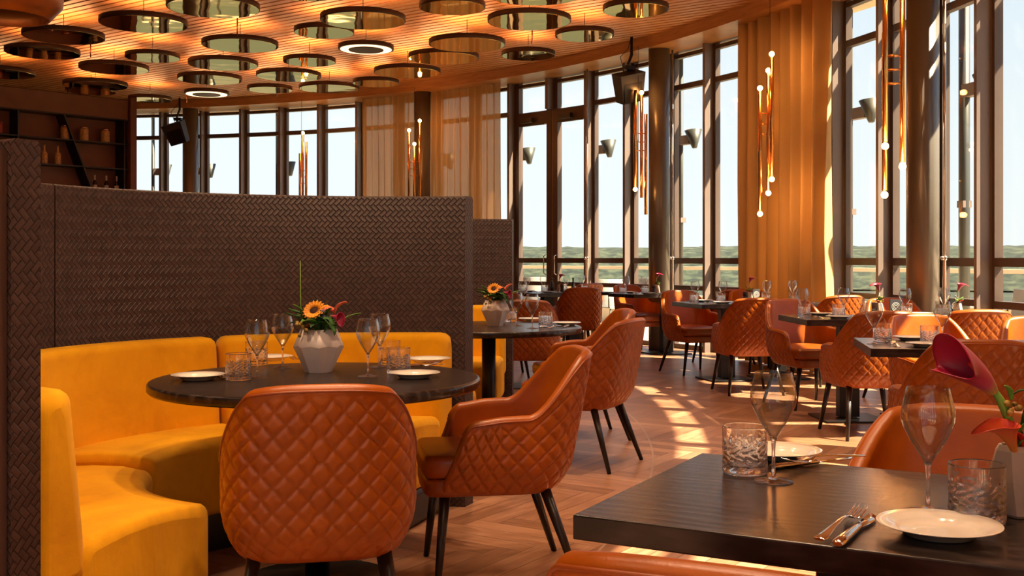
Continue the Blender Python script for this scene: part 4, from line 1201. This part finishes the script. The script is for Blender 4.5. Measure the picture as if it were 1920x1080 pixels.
def booth_bouquet(loc, lab, mirror_=1, rod=True):
    t = empty('flower_bouquet', loc, 0, lab, 'bouquet')
    z0 = .155
    m = mirror_
    rn = random.Random(3)
    for i in range(30):
        a = 2*pi*i/30 + rn.uniform(-.2, .2); rr = rn.uniform(.06, .125); h = rn.uniform(.01, .115)
        leaf(t, (.02*math.cos(a), .02*math.sin(a), z0 - .01), (rr*math.cos(a), rr*math.sin(a), z0 + h), rn.uniform(.016, .026), M_LEAF if i % 4 else M_LEAF2, .02)
    leaf(t, (.06*m, -.02, z0 + .0), (.165*m, .0, z0 + .085), .014, M_LEAF2, .015)
    leaf(t, (-.05*m, -.01, z0 + .0), (-.125*m, -.02, z0 + .085), .020, M_LEAF, .015)
    leaf(t, (-.03*m, -.01, z0 + .03), (-.095*m, -.03, z0 + .115), .015, M_LEAF2, .01)
    leaf(t, (.0, -.05, z0 + .055), (.075*m, -.085, z0 + .01), .026, M_LEAF, .02)
    leaf(t, (-.04*m, -.04, z0 + .02), (-.02*m, -.06, z0 - .02), .016, M_LEAF, .01)
    leaf(t, (.03*m, -.06, z0 - .005), (.10*m, -.05, z0 + .035), .018, M_LEAF, .02)
    # sunflower
    sf = empty('sunflower', (-.01*m, -.035, z0 + .080)); sf.parent = t; sf.rotation_euler = (R(52), 0, R(-15*m))
    mb = MB(); mb.sphere((0, 0, .0), .021, 16, 8, (1, 1, .45)); mb.build('flower_core', M_BROWNCORE, sf)
    mb = MB()
    for k in range(34):
        a = 2*pi*k/17 + (.18 if k >= 17 else 0); L_ = .046 if k < 17 else .038
        c, s_ = math.cos(a), math.sin(a); z_ = .0 if k < 17 else .005
        ids = []
        for f, w in ((.016, .004), (.028, .0075), (.038, .006), (L_, .0006)):
            ids.append((mb.vert((c*f + s_*w, s_*f - c*w, z_ + f*.25)), mb.vert((c*f, s_*f, z_ + f*.25 - .002)), mb.vert((c*f - s_*w, s_*f + c*w, z_ + f*.25))))
        for p, q in zip(ids, ids[1:]):
            mb.face([p[0], p[1], q[1], q[0]]); mb.face([p[1], p[2], q[2], q[1]])
    o_ = mb.build('petals', M_ORANGE, sf); md = o_.modifiers.new('thickness', 'SOLIDIFY'); md.thickness = .001
    # carnation-like coral flowers
    for (x, y, z, s_) in ((.045*m, -.02, z0 + .085, .022), (.025*m, .02, z0 + .09, .02)):
        mb = MB()
        for k in range(22):
            a = 2.4*k; rr = s_*math.sqrt((k+1)/22)
            mb.sphere((x + rr*math.cos(a), y + rr*math.sin(a), z + .010*(1 - rr/s_)), .006, 6, 5)
        mb.build('carnation', M_ORANGE if z > z0 + .086 else M_CORAL, t)
    # coral anthurium and magenta calla
    leaf(t, (.065*m, -.02, z0 + .065), (.115*m, -.015, z0 + .125), .026, M_CORAL, .012, 'anthurium')
    calla(t, (.05*m, -.04, z0 + .065), (.75*m, -.35, -.22), .065, .026, (.6*m, 0, -.7), M_CALLA, tip=.6)
    berries(t, (-.045*m, -.07, z0 + .015), 7, .0085, M_BERRY, .026, 1); berries(t, (-.035*m, -.065, z0 + .025), 3, .010, M_BERRYRED, .02, 2)
    berries(t, (.02*m, -.055, z0 + .072), 2, .010, plain('blue_thistle', (.13, .12, .22), .7, 0, .4, 90), .014, 5)
    mb = MB(); mb.tube([(.015*m, -.01, z0 + .05), (.008*m, -.01, z0 + .09), (-.004*m, -.015, z0 + .125)], [.003, .004, .002], 8); mb.build('green_bud', M_LEAF2, t)
    if rod:
        mb = MB(); mb.tube([(-.05*m, -.02, z0), (-.066*m, -.02, z0 + .10), (-.068*m, -.02, z0 + .275)], [.0022, .002, .0012], 6); mb.build('grass_blade', M_STEM, t)
x, y = at(595, 699)
y += .03
faceted_vase((x, y, Z), 'large white faceted vase holding flowers on the near round table')
booth_bouquet((x, y, Z), 'mixed bouquet with sunflower, coral anthurium and magenta calla on the near round table')
x, y = at(929, 610.5)
faceted_vase((x, y, Z), 'white faceted vase on the second round table, beside the partition end', .5)
booth_bouquet((x, y, Z), 'bouquet with orange and red blooms on the second round table', 1, False)

def bottle_vase(loc, lab, s=1.0, rz=0.0):
    mb = MB(); n = 4; rr = []
    def sq(w, z, ch=.25):
        pts = []
        for a in range(4):
            c, s_ = [(1, 1), (-1, 1), (-1, -1), (1, -1)][a]
            pts += [(c*w, s_*w*(1-ch)), (c*w*(1-ch), s_*w)] if a % 2 == 0 else [(c*w*(1-ch), s_*w), (c*w, s_*w*(1-ch))]
        return [(x, y, z) for x, y in pts]
    for w, z, ch in ((.030, 0, .15), (.033, .004, .15), (.031, .05, .35), (.024, .092, .5), (.020, .10, .5), (.017, .10, .5), (.018, .06, .5)):
        rr.append(sq(w*s, z*s, ch))
    mb.rings(rr, flat=True); o = mb.build('stoneware_bud_vase', M_VASE2); o.location = loc; o.rotation_euler = (0, 0, rz); tag(o, lab, 'vase'); return o

# foreground flowers
vx, vy = .868, 1.895
bottle_vase((vx, vy, Z), 'beige angular bud vase at the right edge of the foreground table', 1.18, R(28))
t = empty('flower_posy', (vx, vy, Z), 0, 'large magenta calla with orange calla and berries in the foreground vase', 'flowers')
stem(t, [(.0, 0, .03), (.0, 0, .11), (-.010, -.01, .150), (-.030, -.01, .195), (-.042, -.01, .214)], [.0065, .007, .0075, .0075, .0055])
def big_calla(par):
    """large calla: throat opens to the left, back of the spathe curls over"""
    base = Vector((-.042, -.01, .210)); mb = MB(); rows = []; N, Mv = 56, 26
    for j in range(Mv+1):
        v = j/Mv
        # centre line leans up and left
        c = base + Vector((-.058*v - .018*v*v, -.010*v, .060*v - .004*v*v))
        ax = Vector((-.62 - .35*v, -.22, .62 - .42*v)).normalized()
        sd = Vector((0, -1, 0)); sd = (sd - ax*sd.dot(ax)).normalized(); up = sd.cross(ax); up = -up if up.z < 0 else up
        r = .006 + .026*v**.9 + .012*v**6
        row = []
        for i in range(N+1):
            a = 2*pi*i/N
            ca, sa = math.cos(a), math.sin(a)        # ca: 1 = upper side, -1 = lower side
            p = c + up*(ca*r*(.85 if ca < 0 else 1.15)) + sd*(sa*r*1.2)
            p += ax*(.024*ca*v**3)                   # upper rim reaches further over
            low = max(0, -ca)**3
            p += Vector((-.046, -.004, .024))*(low*v**4)       # long lip pointing left
            p += Vector((.0, 0, -.010))*(max(0, ca)**2*v**8)   # upper rim rolls down
            p += Vector((0, -.012, -.012))*(max(0, sa)**3*v**5)
            row.append(mb.vert(p, (i/N, v)))
        rows.append(row)
    for a, b in zip(rows, rows[1:]):
        for i in range(N): mb.face([a[i], a[i+1], b[i+1], b[i]])
    o = mb.build('magenta_calla', M_CALLA, par); m = o.modifiers.new('thickness', 'SOLIDIFY'); m.thickness = .0016
    s = MB(); s.tube([base + Vector((-.01, 0, .012)), base + Vector((-.045, -.01, .05))], [.004, .0035], 10); s.build('spadix', M_RED, o)
big_calla(t)
calla(t, (.0, -.014, .085), (-.45, -.30, .95), .112, .024, (-.8, -.2, .3), M_CALLA2, tip=1.5, name='orange_calla')
leaf(t, (.004, -.02, .10), (-.016, -.03, .155), .010, M_RED, .01, 'red_petal')
leaf(t, (-.012, -.01, .195), (-.028, -.02, .228), .006, M_LEAF2, .006)
for b, e_, w in (((.0, -.01, .13), (.03, -.03, .17), .014), ((.0, -.01, .11), (.028, -.02, .135), .015), ((.015, -.01, .16), (.035, -.02, .215), .013), ((-.008, 0, .2), (.03, -.02, .214), .006), ((.01, 0, .12), (-.018, -.02, .155), .008)):
    leaf(t, b, e_, w, M_LEAF2 if w > .01 else M_LEAF, .008)
stem(t, [(0, 0, .1), (.015, 0, .17), (.022, -.01, .215)], .003, M_LEAF)
stem(t, [(0, 0, .1), (-.004, 0, .15), (-.014, -.01, .175)], .0025, M_LEAF)
berries(t, (.022, -.015, .222), 8, .0062, M_BERRY, .013, 3); berries(t, (-.012, -.015, .182), 7, .0055, M_BERRY, .011, 4)

def posy(loc, lab, seed=0, flip=1, hgt=.16, scale=1.0):
    t = empty('flower_posy', loc, 0, lab, 'flowers', 'magenta calla posies on the window tables')
    rn = random.Random(seed)
    stem(t, [(0, 0, .03), (0, 0, .10), (flip*.006, 0, hgt)], [.004, .004, .003])
    calla(t, (flip*.006, 0, hgt - .01), (-.35*flip, -.2, .9), .075*scale, .026*scale, (-1*flip, -.2, .2), M_CALLA, tip=.9)
    for i in range(8):
        a = rn.uniform(0, 2*pi); leaf(t, (0, 0, .095), (.045*math.cos(a), .045*math.sin(a), .10 + rn.uniform(.01, .06)), .010, M_LEAF2 if i % 2 else M_LEAF, .008)
    berries(t, (.018*flip, -.01, .135), 4, .007, M_BERRY, .016, seed)
    leaf(t, (0, -.01, .095), (-.03*flip, -.03, .125), .014, M_RED, .006, 'red_flower')
def menu_card(loc, rz, lab):
    t = empty('menu_stand', loc, rz, lab, 'menu')
    mb = MB(); mb.box((0, 0, .065), (.085, .012, .125)); mb.box((0, 0, .003), (.06, .04, .006)); mb.build('card', M_CARD, t)
    for r_ in (.034, .024, .013):
        mb = MB(); rr = []
        for rad, y in ((r_, -.0072), (r_, -.0085), (r_ - .004, -.0085), (r_ - .004, -.0072)):
            rr.append([(rad*math.cos(2*pi*k/32), y, .07 + rad*math.sin(2*pi*k/32)) for k in range(32)])
        mb.rings(rr, cap0=False, cap1=False); mb.build('ring_ornament', M_CARDINK, t)
def mill(loc, lab):
    t = empty('pepper_mill', loc, 0, lab, 'pepper mill')
    mb = MB(); mb.lathe([(.024, 0), (.025, .003), (.024, .06)], n=20); mb.build('body', M_CHILD, t)
    mb = MB(); mb.lathe([(.024, .0605), (.0245, .10), (.022, .106)], n=20); mb.build('cap', M_DARKWOOD, t)
def oil_bottle(loc, lab):
    t = empty('condiment_bottle', loc, 0, lab, 'bottle')
    mb = MB(); mb.lathe([(.022, 0), (.024, .003), (.024, .10), (.010, .13), (.010, .165)], n=20); mb.build('body', M_BOTTLE, t)
    mb = MB(); mb.lathe([(.0125, .160), (.0125, .18)], n=14); mb.build('stopper', M_BLACK, t)

# window tables: settings in each table's own frame
def L2W(key, x, y):
    (cx, cy), th, Lx = TAB[key]; c, s = math.cos(R(th)), math.sin(R(th))
    return cx + x*c - y*s, cy + x*s + y*c
NAMES = {'six': 'the second table from the front', 'five': 'the table under the right column', 'four': 'the table before the gold curtain', 'far': 'the far table by the middle column', 'door': 'the table before the glass door', 'booth': 'the small table behind the second booth'}
def setting(key, x, side, where):
    th = TAB[key][1]; nm = NAMES[key]
    y = -.22*1 if side < 0 else .22
    px, py = L2W(key, x, y); PL(px, py, 'cream plate at the %s seat of %s' % (where, nm))
    px, py = L2W(key, x - .14*1, y*1.0); rz = th + (0 if side < 0 else 180)
    FK(px, py, rz, 'fork at the %s seat of %s' % (where, nm))
    px, py = L2W(key, x + .13, y); KN(px, py, rz, 'knife at the %s seat of %s' % (where, nm))
for key, xs in (('six', (-.42, .36)), ('five', (-.42, .36)), ('four', (-.42, .36)), ('far', (-.2,)), ('door', (-.35, .3)), ('booth', (.1,))):
    th = TAB[key][1]; nm = NAMES[key]
    for i, x in enumerate(xs):
        lr = ('left', 'right')[i] if len(xs) > 1 else 'only'
        for side, fb in ((-1, 'near'), (1, 'far')):
            if key == 'booth' and side < 0: continue
            setting(key, x, side, (fb + ' ' + lr) if lr != 'only' else fb)
            px, py = L2W(key, x - .05 + .18*side, .075*side + .03*(i - .5)); W(px, py, 'wine glass at the %s seat of %s' % (fb + (' ' + lr if lr != 'only' else ''), nm))
            px, py = L2W(key, x - .10*side - .06, .095*side); TU(px, py, 'tumbler at the %s seat of %s' % (fb + (' ' + lr if lr != 'only' else ''), nm), random.random()*3)
for key, x, y, fl, h, sd in (('six', .62, .06, 1, .20, 1), ('five', .0, .12, 1, .19, 2), ('five', .60, .10, -1, .19, 3), ('four', .02, .10, -1, .19, 4), ('far', .12, .06, -1, .19, 5), ('door', .0, .0, -1, .17, 6)):
    px, py = L2W(key, x, y); side_ = {('five', .60): 'at the right end of ', ('five', .0): 'at the middle of '}.get((key, x), 'on ')
    bottle_vase((px, py, Z), 'beige bud vase ' + side_ + NAMES[key], 1.0, R(20*sd))
    posy((px, py, Z), 'magenta calla posy ' + side_ + NAMES[key], sd, fl, h, 1.25)
for key, x, y, r_ in (('five', .12, .10, 5), ('five', .72 - .08, .22, -12), ('four', .12, .16, 20)):
    px, py = L2W(key, x, y); menu_card((px, py, Z), R(r_), 'menu card with ring ornament %s%s' % ('at the right end of ' if x > .5 else 'at the middle of ', NAMES[key]))
for key, x, y in (('six', .50, -.02), ('five', -.06, .04), ('four', -.06, .03), ('door', -.05, -.12), ('far', .03, .0)):
    px, py = L2W(key, x, y); mill((px, py, Z), 'dark pepper mill beside the bud vase on ' + NAMES[key])
px, py = L2W('door', -.08, .06); oil_bottle((px, py, Z), 'dark condiment bottle on the table before the glass door')
px, py = L2W('door', .22, .0); oil_bottle((px, py, Z), 'dark condiment bottle beside the pepper mill on the table before the glass door')
px, py = L2W('six', .66, -.22); mb = MB(); mb.slab([(-.10, -.05), (.10, -.05), (.10, .05), (-.10, .05)], 0, .012, .004, 2)
o = mb.build('folded_napkin', M_NAPKIN); o.location = (px, py, Z); o.rotation_euler = (0, 0, R(20)); tag(o, 'folded grey napkin at the right edge, on the second table from the front', 'napkin')
